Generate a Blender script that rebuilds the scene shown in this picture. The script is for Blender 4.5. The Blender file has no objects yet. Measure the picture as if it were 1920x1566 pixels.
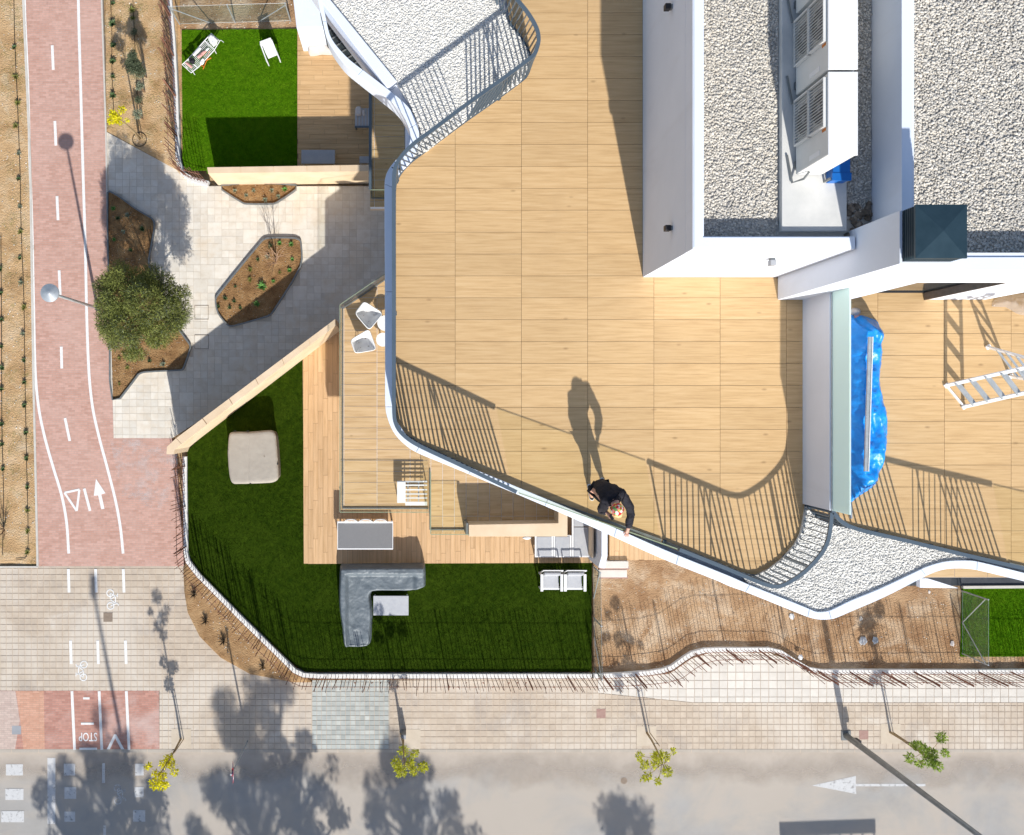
import bpy, math, random
import numpy as np
from mathutils import Vector, Matrix, noise

S = bpy.context.scene
C = S.collection
R = math.radians
rnd = random.Random(7)

# ------------------------------------------------------------------ camera, world, sun
H, F, NX, NY = 30.0, 1800.0, 770.0, 765.0       # drone height, focal length in photo pixels, nadir in photo
ZD = 12.6                                        # roof terrace level
ZB = 2.8                                         # first floor balcony level
cam = bpy.data.cameras.new('camera'); camo = bpy.data.objects.new('camera', cam); C.objects.link(camo)
camo.location = (0, 0, H); camo.rotation_euler = (0, 0, 0)
cam.sensor_width = 36; cam.sensor_fit = 'HORIZONTAL'; cam.lens = 36 * F / 1920
cam.shift_x = (960 - NX) / 1920; cam.shift_y = -(783 - NY) / 1920
cam.clip_start = 0.1; cam.clip_end = 2000
S.camera = camo
EL = math.atan(1 / 1.337)
SUN = Vector((0.187 * math.cos(EL), -0.982 * math.cos(EL), math.sin(EL)))   # towards the sun
w = bpy.data.worlds.new('World'); S.world = w; w.use_nodes = True
nt = w.node_tree; bg = nt.nodes['Background']; bg.inputs[1].default_value = 0.118
sky = nt.nodes.new('ShaderNodeTexSky'); sky.sky_type = 'NISHITA'; sky.sun_disc = False
sky.sun_elevation = EL; sky.sun_rotation = math.atan2(SUN.x, SUN.y)
nt.links.new(sky.outputs[0], bg.inputs[0])
sl = bpy.data.lights.new('sun', 'SUN'); sl.energy = 4.6; sl.angle = R(0.75); sl.color = (1, .965, .9)
so = bpy.data.objects.new('sun', sl); C.objects.link(so); so.rotation_euler = SUN.to_track_quat('Z', 'Y').to_euler()
S.view_settings.view_transform = 'Standard'; S.view_settings.look = 'None'
S.view_settings.gamma = 1; S.view_settings.use_curve_mapping = False
S.view_settings.exposure = 0.25

# ------------------------------------------------------------------ helpers
def W(px, py, z=0.0):
    k = (H - z) / F
    return Vector(((px - NX) * k, -(py - NY) * k, z))
def WP(pts, z=0.0):
    return [W(p[0], p[1], z) for p in pts]
ORG = {}
def tag(o, label=None, cat=None, group=None, kind=None):
    if label: o['label'] = label
    if cat: o['category'] = cat
    if group: o['group'] = group
    if kind: o['kind'] = kind
    return o
def thing(name, loc, label, cat, group=None, rz=0.0):
    o = bpy.data.objects.new(name, None); o.empty_display_size = .1
    o.location = loc; o.rotation_euler = (0, 0, rz); C.objects.link(o)
    ORG[o.name] = Vector(loc) if rz == 0 else None
    return tag(o, label, cat, group)
def org(parent):
    if parent is None: return Vector((0, 0, 0))
    v = Vector((0, 0, 0)); p = parent
    while p is not None:
        v += Vector(p.location); p = p.parent
    return v
def link(name, me, m, parent=None, loc=(0, 0, 0), rot=None):
    o = bpy.data.objects.new(name, me); C.objects.link(o)
    if m is not None and not me.materials: me.materials.append(m)
    o.location = loc
    if rot: o.rotation_euler = rot
    if parent is not None: o.parent = parent
    return o
def copy_tree(o, parent=None):
    c = o.copy(); C.objects.link(c); c.parent = parent
    for ch in [x for x in o.children]: copy_tree(ch, c)
    return c

class MB:
    """collects shapes; build() links them as one mesh; world coordinates unless local=True"""
    def __init__(s): s.v = []; s.f = []
    def add(s, v, f):
        n = len(s.v); s.v += [tuple(a) for a in v]; s.f += [tuple(i + n for i in q) for q in f]; return s
    def prism(s, poly, z0, z1, taper=0.0):
        a = 0
        n = len(poly)
        for i in range(n):
            p, q = poly[i], poly[(i + 1) % n]; a += p[0] * q[1] - q[0] * p[1]
        if a < 0: poly = poly[::-1]
        v = [(p[0], p[1], z0) for p in poly] + [(p[0], p[1], z1) for p in poly]
        f = [tuple(range(n - 1, -1, -1)), tuple(range(n, 2 * n))] + [(i, (i + 1) % n, n + (i + 1) % n, n + i) for i in range(n)]
        return s.add(v, f)
    def box(s, x0, y0, z0, x1, y1, z1):
        return s.prism([(x0, y0), (x1, y0), (x1, y1), (x0, y1)], z0, z1)
    def obox(s, c, size, rz=0.0, M=None):
        """oriented box about centre c; optional 3x3 matrix"""
        hx, hy, hz = size[0] / 2, size[1] / 2, size[2] / 2
        M = M if M is not None else Matrix.Rotation(rz, 3, 'Z')
        v = [Vector(c) + M @ Vector((x, y, z)) for x in (-hx, hx) for y in (-hy, hy) for z in (-hz, hz)]
        return s.add(v, [(0, 1, 3, 2), (4, 6, 7, 5), (0, 4, 5, 1), (2, 3, 7, 6), (0, 2, 6, 4), (1, 5, 7, 3)])
    def bar(s, a, b, wdt, hgt=None, up=(0, 0, 1)):
        a, b = Vector(a), Vector(b); hgt = hgt or wdt
        d = (b - a); L = d.length
        if L < 1e-6: return s
        x = d / L; up = Vector(up)
        if abs(x.dot(up)) > .98: up = Vector((0, 1, 0))
        y = up.cross(x).normalized(); z = x.cross(y)
        M = Matrix((x, y, z)).transposed()
        return s.obox((a + b) / 2, (L, wdt, hgt), M=M)
    def tube(s, path, r, n=6, close=False):
        P = [Vector(p) for p in path]; m = len(P)
        rs = r if isinstance(r, (list, tuple)) else [r] * m
        v = []; base = len(s.v)
        pu = None
        for i, p in enumerate(P):
            if close: t = (P[(i + 1) % m] - P[i - 1])
            else: t = P[min(i + 1, m - 1)] - P[max(i - 1, 0)]
            t = t.normalized() if t.length > 1e-9 else Vector((0, 0, 1))
            u = pu if pu is not None else (Vector((0, 0, 1)) if abs(t.z) < .9 else Vector((1, 0, 0)))
            u = (u - t * u.dot(t))
            if u.length < 1e-4: u = t.orthogonal()
            u.normalize(); pu = u
            q = t.cross(u)
            for k in range(n):
                an = 2 * math.pi * k / n
                v.append(p + (u * math.cos(an) + q * math.sin(an)) * rs[i])
        f = []
        for i in range(m if close else m - 1):
            for k in range(n):
                a = i * n + k; b = i * n + (k + 1) % n
                c = ((i + 1) % m) * n + (k + 1) % n; d = ((i + 1) % m) * n + k
                f.append((a, b, c, d))
        if not close:
            f.append(tuple(range(n - 1, -1, -1))); f.append(tuple(range((m - 1) * n, m * n)))
        return s.add(v, f)
    def disc(s, c, r, z0, z1, n=24, r1=None):
        r1 = r if r1 is None else r1
        v = [(c[0] + r * math.cos(2 * math.pi * k / n), c[1] + r * math.sin(2 * math.pi * k / n), z0) for k in range(n)] + \
            [(c[0] + r1 * math.cos(2 * math.pi * k / n), c[1] + r1 * math.sin(2 * math.pi * k / n), z1) for k in range(n)]
        f = [tuple(range(n - 1, -1, -1)), tuple(range(n, 2 * n))] + [(i, (i + 1) % n, n + (i + 1) % n, n + i) for i in range(n)]
        return s.add(v, f)
    def band(s, A, B, z0, z1):
        n = len(A)
        v = [(p[0], p[1], z1) for p in A] + [(p[0], p[1], z1) for p in B] + [(p[0], p[1], z0) for p in A] + [(p[0], p[1], z0) for p in B]
        f = []
        for i in range(n - 1):
            f += [(i, i + 1, n + i + 1, n + i), (2 * n + i, 3 * n + i, 3 * n + i + 1, 2 * n + i + 1),
                  (i, 2 * n + i, 2 * n + i + 1, i + 1), (n + i, n + i + 1, 3 * n + i + 1, 3 * n + i)]
        f += [(0, n, 3 * n, 2 * n), (n - 1, 3 * n - 1, 4 * n - 1, 2 * n - 1)]
        return s.add(v, f)
    def build(s, name, m, parent=None, local=False, smooth=False, bevel=0, kind=None, label=None):
        me = bpy.data.meshes.new(name)
        o0 = Vector((0, 0, 0)) if local else org(parent)
        me.from_pydata([(x - o0.x, y - o0.y, z - o0.z) for x, y, z in s.v], [], s.f); me.update()
        import bmesh
        b = bmesh.new(); b.from_mesh(me); bmesh.ops.recalc_face_normals(b, faces=b.faces); b.to_mesh(me); b.free()
        if smooth: me.polygons.foreach_set('use_smooth', [True] * len(me.polygons))
        o = link(name, me, m, parent)
        if bevel:
            md = o.modifiers.new('bevel', 'BEVEL'); md.width = bevel; md.segments = 2; md.limit_method = 'ANGLE'
        if kind: o['kind'] = kind
        if label: o['label'] = label
        return o

def npmesh(name, V, Fc, m, parent=None, smooth=False):
    """fast mesh from numpy arrays, Fc (n,3) or (n,4)"""
    me = bpy.data.meshes.new(name)
    V = np.asarray(V, dtype=np.float32); Fc = np.asarray(Fc, dtype=np.int32)
    k = Fc.shape[1]
    o0 = org(parent); V = V - np.array([o0.x, o0.y, o0.z], dtype=np.float32)
    me.vertices.add(len(V)); me.vertices.foreach_set('co', V.ravel())
    me.loops.add(Fc.size); me.loops.foreach_set('vertex_index', Fc.ravel())
    me.polygons.add(len(Fc)); me.polygons.foreach_set('loop_start', np.arange(0, Fc.size, k, dtype=np.int32))
    me.polygons.foreach_set('loop_total', np.full(len(Fc), k, dtype=np.int32))
    if smooth: me.polygons.foreach_set('use_smooth', np.ones(len(Fc), dtype=bool))
    me.update(calc_edges=True)
    return link(name, me, m, parent)

def smooth_path(P, sub=4, close=False):
    P = [Vector(p) if len(p) == 3 else Vector((p[0], p[1], 0)) for p in P]; n = len(P); out = []
    rng = n if close else n - 1
    for i in range(rng):
        p0 = P[(i - 1) % n] if (close or i > 0) else P[0] * 2 - P[1]
        p1 = P[i]; p2 = P[(i + 1) % n]
        p3 = P[(i + 2) % n] if (close or i + 2 < n) else P[-1] * 2 - P[-2]
        for k in range(sub):
            t = k / sub
            # centripetal-ish damping: limit tangents on long segments
            L = (p2 - p1).length
            m1 = (p2 - p0) * .5; m2 = (p3 - p1) * .5
            if m1.length > L: m1 = m1 * (L / m1.length)
            if m2.length > L: m2 = m2 * (L / m2.length)
            l0 = (p1 - p0).length
            if l0 < L * .5: m1 = (p2 - p1).normalized() * min(m1.length, l0 * 1.5) if False else m1
            t2, t3 = t * t, t * t * t
            out.append(p1 * (2 * t3 - 3 * t2 + 1) + m1 * (t3 - 2 * t2 + t) + p2 * (-2 * t3 + 3 * t2) + m2 * (t3 - t2))
    if not close: out.append(P[-1])
    return out
def plen(P): return sum((P[i + 1] - P[i]).length for i in range(len(P) - 1))
def along(P, step, off=0.0):
    """points with tangents every step along polyline"""
    out = []; d = off; acc = 0
    for i in range(len(P) - 1):
        a, b = P[i], P[i + 1]; L = (b - a).length
        if L < 1e-9: continue
        while d <= acc + L:
            out.append((a + (b - a) * ((d - acc) / L), (b - a) / L)); d += step
        acc += L
    return out
def clip_rect(poly, x0, y0, x1, y1):
    def cl(P, ins, inter):
        out = []
        for i in range(len(P)):
            a, b = P[i - 1], P[i]
            ia, ib = ins(a), ins(b)
            if ib:
                if not ia: out.append(inter(a, b))
                out.append(b)
            elif ia: out.append(inter(a, b))
        return out
    def ix(x): return lambda a, b: (x, a[1] + (b[1] - a[1]) * (x - a[0]) / (b[0] - a[0]))
    def iy(y): return lambda a, b: (a[0] + (b[0] - a[0]) * (y - a[1]) / (b[1] - a[1]), y)
    P = [(p[0], p[1]) for p in poly]
    for ins, it in ((lambda p: p[0] >= x0, ix(x0)), (lambda p: p[0] <= x1, ix(x1)), (lambda p: p[1] >= y0, iy(y0)), (lambda p: p[1] <= y1, iy(y1))):
        if not P: return []
        P = cl(P, ins, it)
    out = []
    for p in P:
        if not out or abs(p[0] - out[-1][0]) + abs(p[1] - out[-1][1]) > 1e-5: out.append(p)
    if len(out) > 1 and abs(out[0][0] - out[-1][0]) + abs(out[0][1] - out[-1][1]) < 1e-5: out.pop()
    return out
def area(P):
    return abs(sum(P[i - 1][0] * P[i][1] - P[i][0] * P[i - 1][1] for i in range(len(P)))) / 2 if len(P) > 2 else 0
def inside(p, poly):
    c = False; n = len(poly)
    for i in range(n):
        a, b = poly[i], poly[i - 1]
        if (a[1] > p[1]) != (b[1] > p[1]) and p[0] < (b[0] - a[0]) * (p[1] - a[1]) / (b[1] - a[1]) + a[0]: c = not c
    return c
def tiles(name, poly, cw, ch, ox, oy, gap, z0, z1, m, parent, maxparts=300, shift=0.0, jit=0.0, holes=(), big=None, tilt=0.0):
    """lay pieces of cw x ch clipped to poly; largest maxparts as own objects, the rest joined as stuff"""
    xs = [p[0] for p in poly]; ys = [p[1] for p in poly]
    r = random.Random(len(name) + int(cw * 1000))
    cells = []
    j0 = math.floor((min(ys) - oy) / ch); j1 = math.ceil((max(ys) - oy) / ch)
    taken = set()
    for j in range(j0, j1):
        sx = ox + (shift * cw if shift < 0.9 and j % 2 else 0.0) + ((r.random() * cw) if shift >= .9 else 0)
        i0 = math.floor((min(xs) - sx) / cw); i1 = math.ceil((max(xs) - sx) / cw)
        for i in range(i0, i1):
            if (i, j) in taken: continue
            x0 = sx + i * cw; y0 = oy + j * ch; sw = cw; sh = ch
            if big and r.random() < big and (i + 1, j) not in taken:
                sw = 2 * cw; sh = 2 * ch; taken |= {(i + 1, j), (i, j + 1), (i + 1, j + 1)}
            if any(inside((x0 + sw / 2, y0 + sh / 2), h) for h in holes): continue
            q = clip_rect(poly, x0 + gap / 2, y0 + gap / 2, x0 + sw - gap / 2, y0 + sh - gap / 2)
            a = area(q)
            if a > cw * ch * .02: cells.append((a, q, sw, sh))
    cells.sort(key=lambda c: -c[0])
    shared = {}
    rest = MB()
    for n, (a, q, sw, sh) in enumerate(cells):
        cx = sum(p[0] for p in q) / len(q); cy = sum(p[1] for p in q) / len(q)
        dz = r.uniform(-jit, jit)
        if n < maxparts:
            full = len(q) == 4 and abs(a - (sw - gap) * (sh - gap)) < 1e-4
            key = (sw, sh) if full else None
            if key in shared: me = shared[key]
            else:
                b = MB(); b.prism([(p[0] - cx, p[1] - cy) for p in q], z0, z1)
                # small chamfer on the top edge
                me = bpy.data.meshes.new(name)
                me.from_pydata(b.v, [], b.f); me.update(); me.materials.append(m)
                if key: shared[key] = me
            o = link(name, me, None, parent)
            oo = org(parent); o.location = (cx - oo.x, cy - oo.y, dz - oo.z)
            if tilt: o.rotation_euler = (r.uniform(-tilt, tilt), r.uniform(-tilt, tilt), 0)
        else: rest.prism(q, z0 + dz, z1 + dz)
    if rest.v: rest.build(name + '_field', m, parent, kind='stuff')

# ------------------------------------------------------------------ materials
def mat(name, c1, c2=None, scale=3.0, rough=.8, bump=.15, bscale=60, metal=0, rand=0.0, stretch=(1, 1, 1), det=5, spec=.3, c3=None, dist=.01, isl=False, coat=0):
    m = bpy.data.materials.new(name); m.use_nodes = True; N = m.node_tree.nodes; L = m.node_tree.links
    b = N['Principled BSDF']; b.inputs['Roughness'].default_value = rough; b.inputs['Metallic'].default_value = metal
    b.inputs['Specular IOR Level'].default_value = spec
    if coat: b.inputs['Coat Weight'].default_value = coat; b.inputs['Coat Roughness'].default_value = .15
    g = N.new('ShaderNodeNewGeometry'); mp = N.new('ShaderNodeVectorMath'); mp.operation = 'MULTIPLY'
    mp.inputs[1].default_value = stretch; L.new(g.outputs['Position'], mp.inputs[0])
    vec = mp.outputs[0]
    oi = N.new('ShaderNodeObjectInfo')
    rsum = N.new('ShaderNodeMath'); rsum.operation = 'ADD'; L.new(oi.outputs['Random'], rsum.inputs[0]); L.new(g.outputs['Random Per Island'], rsum.inputs[1])
    fr = N.new('ShaderNodeMath'); fr.operation = 'FRACT'; L.new(rsum.outputs[0], fr.inputs[0])
    if rand:
        ad = N.new('ShaderNodeVectorMath'); ad.operation = 'ADD'; cb = N.new('ShaderNodeCombineXYZ')
        ml = N.new('ShaderNodeMath'); ml.operation = 'MULTIPLY'; ml.inputs[1].default_value = 37; L.new(fr.outputs[0], ml.inputs[0])
        L.new(ml.outputs[0], cb.inputs[0]); L.new(ml.outputs[0], cb.inputs[2]); L.new(vec, ad.inputs[0]); L.new(cb.outputs[0], ad.inputs[1]); vec = ad.outputs[0]
    n1 = N.new('ShaderNodeTexNoise'); n1.inputs['Scale'].default_value = scale; n1.inputs['Detail'].default_value = det; n1.inputs['Roughness'].default_value = .62
    L.new(vec, n1.inputs['Vector'])
    rp = N.new('ShaderNodeValToRGB'); L.new(n1.outputs['Fac'], rp.inputs[0])
    rp.color_ramp.elements[0].position = .32; rp.color_ramp.elements[1].position = .68
    rp.color_ramp.elements[0].color = (*c1, 1); rp.color_ramp.elements[1].color = (*(c2 or c1), 1)
    if c3:
        e = rp.color_ramp.elements.new(.5); e.color = (*c3, 1)
    col = rp.outputs[0]
    if rand:
        mr = N.new('ShaderNodeMapRange'); mr.inputs['To Min'].default_value = 1 - rand; mr.inputs['To Max'].default_value = 1 + rand
        L.new(fr.outputs[0], mr.inputs[0])
        vm = N.new('ShaderNodeVectorMath'); vm.operation = 'SCALE'; L.new(col, vm.inputs[0]); L.new(mr.outputs[0], vm.inputs['Scale']); col = vm.outputs[0]
    L.new(col, b.inputs['Base Color'])
    if bump:
        n2 = N.new('ShaderNodeTexNoise'); n2.inputs['Scale'].default_value = bscale; n2.inputs['Detail'].default_value = 4; L.new(vec, n2.inputs['Vector'])
        bp = N.new('ShaderNodeBump'); bp.inputs['Strength'].default_value = bump; bp.inputs['Distance'].default_value = dist
        L.new(n2.outputs['Fac'], bp.inputs['Height']); L.new(bp.outputs[0], b.inputs['Normal'])
    m['col'] = 1
    return m
def stain(m, color, scale, lo, hi, amt=1.0, seed=0.0, stretch=(1, 1, 1), dist=0.6):
    """mix a large-scale dirt/dust colour over the base colour"""
    N = m.node_tree.nodes; L = m.node_tree.links; b = N['Principled BSDF']
    src = b.inputs['Base Color'].links[0].from_socket
    g = N.new('ShaderNodeNewGeometry'); ad = N.new('ShaderNodeVectorMath'); ad.operation = 'MULTIPLY_ADD'; ad.inputs[1].default_value = stretch; ad.inputs[2].default_value = (seed, seed * 1.7, 0)
    L.new(g.outputs['Position'], ad.inputs[0])
    n = N.new('ShaderNodeTexNoise'); n.inputs['Scale'].default_value = scale; n.inputs['Detail'].default_value = 6; n.inputs['Roughness'].default_value = .65; n.inputs['Distortion'].default_value = dist
    L.new(ad.outputs[0], n.inputs['Vector'])
    mr = N.new('ShaderNodeMapRange'); mr.inputs['From Min'].default_value = lo; mr.inputs['From Max'].default_value = hi; mr.inputs['To Max'].default_value = amt; mr.clamp = True
    L.new(n.outputs['Fac'], mr.inputs[0])
    mx = N.new('ShaderNodeMix'); mx.data_type = 'RGBA'; L.new(mr.outputs[0], mx.inputs['Factor']); L.new(src, mx.inputs['A']); mx.inputs['B'].default_value = (*color, 1)
    L.new(mx.outputs['Result'], b.inputs['Base Color'])
    return m
def wood(name, c1, c2, c3, st, rand=.1, knots=True, rough=.55):
    m = mat(name, c1, c2, scale=1.0, stretch=st, det=9, rough=rough, bump=.05, bscale=3, rand=rand, c3=c3, spec=.4)
    N = m.node_tree.nodes; L = m.node_tree.links; b = N['Principled BSDF']
    if knots:
        src = b.inputs['Base Color'].links[0].from_socket
        g = N.new('ShaderNodeNewGeometry'); mu = N.new('ShaderNodeVectorMath'); mu.operation = 'MULTIPLY'
        a = 2.0 if st[0] < st[1] else 4.5; mu.inputs[1].default_value = (a, 6.5 - a, 1); L.new(g.outputs['Position'], mu.inputs[0])
        v = N.new('ShaderNodeTexVoronoi'); v.inputs['Scale'].default_value = 1.0; L.new(mu.outputs[0], v.inputs['Vector'])
        mr = N.new('ShaderNodeMapRange'); mr.inputs['From Min'].default_value = .03; mr.inputs['From Max'].default_value = .13; mr.inputs['To Min'].default_value = .55; mr.inputs['To Max'].default_value = 0
        L.new(v.outputs['Distance'], mr.inputs[0])
        # only some of the cells carry a knot
        sp = N.new('ShaderNodeSeparateColor'); L.new(v.outputs['Color'], sp.inputs[0])
        gt = N.new('ShaderNodeMath'); gt.operation = 'GREATER_THAN'; gt.inputs[1].default_value = .55; L.new(sp.outputs[0], gt.inputs[0])
        ml = N.new('ShaderNodeMath'); ml.operation = 'MULTIPLY'; L.new(mr.outputs[0], ml.inputs[0]); L.new(gt.outputs[0], ml.inputs[1])
        mx = N.new('ShaderNodeMix'); mx.data_type = 'RGBA'; L.new(ml.outputs[0], mx.inputs['Factor']); L.new(src, mx.inputs['A'])
        mx.inputs['B'].default_value = (c1[0] * .45, c1[1] * .4, c1[2] * .35, 1); L.new(mx.outputs['Result'], b.inputs['Base Color'])
    return m
def brickmat(name, ca, cb, mortar, bw, bh, mort=.006):
    m = bpy.data.materials.new(name); m.use_nodes = True; N = m.node_tree.nodes; L = m.node_tree.links
    b = N['Principled BSDF']; b.inputs['Roughness'].default_value = .85; b.inputs['Specular IOR Level'].default_value = .2
    g = N.new('ShaderNodeNewGeometry')
    br = N.new('ShaderNodeTexBrick'); br.inputs['Scale'].default_value = 1; br.inputs['Brick Width'].default_value = bw; br.inputs['Row Height'].default_value = bh
    br.inputs['Mortar Size'].default_value = mort; br.inputs['Mortar Smooth'].default_value = .3; br.inputs['Color1'].default_value = (*ca, 1); br.inputs['Color2'].default_value = (*cb, 1); br.inputs['Mortar'].default_value = (*mortar, 1)
    L.new(g.outputs['Position'], br.inputs['Vector'])
    L.new(br.outputs['Color'], b.inputs['Base Color'])
    bp = N.new('ShaderNodeBump'); bp.inputs['Strength'].default_value = .5; bp.inputs['Distance'].default_value = .004; bp.invert = True
    L.new(br.outputs['Fac'], bp.inputs['Height']); L.new(bp.outputs[0], b.inputs['Normal'])
    # fine tone variation
    n = N.new('ShaderNodeTexNoise'); n.inputs['Scale'].default_value = 9; n.inputs['Detail'].default_value = 8; L.new(g.outputs['Position'], n.inputs['Vector'])
    mr = N.new('ShaderNodeMapRange'); mr.inputs['To Min'].default_value = .8; mr.inputs['To Max'].default_value = 1.2; L.new(n.outputs['Fac'], mr.inputs[0])
    vm = N.new('ShaderNodeVectorMath'); vm.operation = 'SCALE'; L.new(br.outputs['Color'], vm.inputs[0]); L.new(mr.outputs[0], vm.inputs['Scale']); L.new(vm.outputs[0], b.inputs['Base Color'])
    return m
def glassmat(name, tint, gloss=.12, frost=0.0, frostcol=(.8, .9, .86)):
    m = bpy.data.materials.new(name); m.use_nodes = True; N = m.node_tree.nodes; L = m.node_tree.links
    for n in list(N): N.remove(n)
    o = N.new('ShaderNodeOutputMaterial'); t = N.new('ShaderNodeBsdfTransparent'); t.inputs[0].default_value = (*tint, 1)
    gl = N.new('ShaderNodeBsdfGlossy'); gl.inputs['Roughness'].default_value = .03
    fr = N.new('ShaderNodeLayerWeight'); fr.inputs['Blend'].default_value = .12
    sc_ = N.new('ShaderNodeMath'); sc_.operation = 'MULTIPLY'; sc_.inputs[1].default_value = .30; L.new(fr.outputs['Facing'], sc_.inputs[0]); mx = N.new('ShaderNodeMixShader'); L.new(sc_.outputs[0], mx.inputs[0]); L.new(t.outputs[0], mx.inputs[1]); L.new(gl.outputs[0], mx.inputs[2])
    out = mx.outputs[0]
    if frost:
        d = N.new('ShaderNodeBsdfDiffuse'); d.inputs[0].default_value = (*frostcol, 1); tr = N.new('ShaderNodeBsdfTranslucent'); tr.inputs[0].default_value = (*frostcol, 1)
        m1 = N.new('ShaderNodeMixShader'); m1.inputs[0].default_value = .45; L.new(d.outputs[0], m1.inputs[1]); L.new(tr.outputs[0], m1.inputs[2])
        m2 = N.new('ShaderNodeMixShader'); m2.inputs[0].default_value = frost; L.new(out, m2.inputs[1]); L.new(m1.outputs[0], m2.inputs[2]); out = m2.outputs[0]
    L.new(out, o.inputs[0]); return m
def leafmat(name, c1, c2, trans=.25):
    m = mat(name, c1, c2, scale=1.3, rough=.55, bump=0, rand=.35, spec=.3)
    b = m.node_tree.nodes['Principled BSDF']
    N = m.node_tree.nodes; L = m.node_tree.links
    t = N.new('ShaderNodeBsdfTranslucent'); L.new(b.inputs['Base Color'].links[0].from_socket, t.inputs[0])
    mx = N.new('ShaderNodeMixShader'); mx.inputs[0].default_value = trans; L.new(b.outputs[0], mx.inputs[1]); L.new(t.outputs[0], mx.inputs[2])
    L.new(mx.outputs[0], N['Material Output'].inputs[0]); return m

M = {}
M['deck'] = wood('deck_tile_wood_look', (.49, .315, .15), (.63, .435, .23), (.58, .385, .19), (1.6, 30, 1), rand=.05)
M['deck2'] = wood('balcony_tile_wood_look', (.46, .29, .14), (.64, .45, .26), (.57, .39, .205), (.9, 16, 1), rand=.05)
M['plank'] = wood('terrace_plank', (.50, .31, .15), (.66, .44, .245), (.60, .385, .205), (16, .9, 1), rand=.07, knots=False)
M['plank_h'] = wood('terrace_plank_cross', (.48, .30, .14), (.63, .42, .22), (.57, .365, .18), (.9, 16, 1), rand=.07, knots=False)
M['joint'] = mat('joint_dark', (.24, .16, .09), (.31, .21, .12), rough=.9)
M['white'] = mat('white_render', (.74, .785, .87), (.69, .735, .82), scale=.9, rough=.75, bump=.06, bscale=120)
stain(M['white'], (.60, .62, .66), 1.6, .56, .76, .35, 2.0, stretch=(1, 1, .25))
M['coping'] = mat('white_metal_coping', (.76, .82, .92), (.72, .78, .88), scale=.6, rough=.42, bump=0, spec=.4)
M['whitep'] = mat('white_powder_coat', (.80, .80, .80), (.76, .76, .77), scale=4, rough=.4, bump=0)
M['plastic'] = mat('white_plastic', (.82, .82, .81), (.76, .76, .76), scale=6, rough=.32, bump=.02)
M['greymetal'] = mat('blue_grey_metal', (.085, .12, .155), (.11, .145, .18), scale=2, rough=.42, bump=0, metal=.2, spec=.5)
M['polegrey'] = mat('galvanised_grey', (.17, .18, .18), (.24, .25, .25), scale=6, rough=.5, bump=.03, metal=.35)
M['galv'] = mat('pale_galvanised', (.42, .46, .48), (.55, .58, .60), scale=9, rough=.4, bump=.03, metal=.5)
M['dark'] = mat('dark_fixture', (.02, .02, .024), (.035, .035, .04), rough=.5, bump=0)
M['chim'] = mat('navy_sheet_metal', (.022, .048, .066), (.034, .066, .088), scale=3, rough=.45, bump=.05, bscale=12, metal=.3)
M['tan'] = mat('cream_stone_cladding', (.66, .50, .33), (.76, .60, .43), scale=1.4, rough=.8, bump=.08, bscale=40, stretch=(1, 1, 1))
M['soil'] = mat('dry_sandy_soil', (.36, .215, .10), (.60, .43, .26), scale=1.1, rough=.95, bump=.8, bscale=26, det=10, c3=(.52, .34, .175), dist=.05)
stain(M['soil'], (.62, .50, .34), 1.9, .52, .72, .75, 3.0)
stain(M['soil'], (.16, .17, .05), 3.5, .58, .70, .5, 9.0)
M['soilr'] = mat('reddish_yard_soil', (.25, .135, .065), (.46, .30, .17), scale=1.3, rough=.95, bump=.9, bscale=22, det=10, c3=(.37, .225, .12), dist=.05)
stain(M['soilr'], (.58, .44, .30), 1.0, .48, .64, .75, 5.0)
stain(M['soilr'], (.22, .12, .06), 2.2, .58, .70, .6, 15.0)
M['bedsoil'] = mat('planter_soil', (.20, .105, .042), (.42, .26, .12), scale=2.5, rough=.95, bump=1, bscale=34, det=10, c3=(.31, .175, .075), dist=.05)
M['bedsoil2'] = mat('brown_bed_soil', (.27, .15, .065), (.48, .31, .16), scale=2.0, rough=.95, bump=1, bscale=30, det=10, c3=(.38, .23, .11), dist=.05)
M['pebble'] = mat('pebble_pale', (.42, .37, .30), (.80, .77, .70), scale=3, rough=.8, bump=0, rand=.25)
M['gravw'] = mat('white_gravel', (.62, .605, .565), (.76, .75, .715), scale=1.7, rough=.8, bump=0, rand=.20, c3=(.72, .70, .655))
M['gravg'] = mat('beige_grey_gravel', (.42, .405, .385), (.66, .60, .51), scale=1.9, rough=.8, bump=0, rand=.28, c3=(.57, .535, .475))
M['brick'] = brickmat('red_brick_paving', (.47, .265, .205), (.58, .35, .285), (.43, .32, .275), .2, .065)
stain(M['brick'], (.62, .44, .38), .55, .42, .66, .3, 2.0)
stain(M['brick'], (.28, .17, .15), 2.0, .64, .76, .45, 8.0)
M['brick2'] = brickmat('deep_red_brick_paving', (.41, .20, .155), (.53, .28, .22), (.38, .26, .22), .2, .065)
stain(M['brick2'], (.60, .48, .44), .8, .50, .68, .6, 4.0)
M['paver'] = mat('beige_concrete_paver', (.47, .385, .30), (.57, .48, .38), scale=2.2, rough=.88, bump=.25, bscale=90, rand=.04)
stain(M['paver'], (.36, .32, .29), .8, .52, .72, .6, 1.0)
stain(M['paver'], (.66, .60, .52), .3, .45, .6, .6, 20.0)
stain(M['paver'], (.66, .60, .52), .9, .58, .72, .7, 6.0)
M['paverb'] = mat('blue_grey_paver', (.36, .385, .37), (.50, .51, .47), scale=2.5, rough=.88, bump=.25, bscale=90, rand=.12)
M['slab'] = mat('cream_slab', (.60, .56, .50), (.68, .64, .58), scale=2, rough=.85, bump=.2, bscale=80, rand=.06)
M['trav'] = mat('travertine_tile', (.62, .555, .465), (.72, .68, .61), scale=3, rough=.7, bump=.15, bscale=60, rand=.07, c3=(.68, .63, .55))
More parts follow.
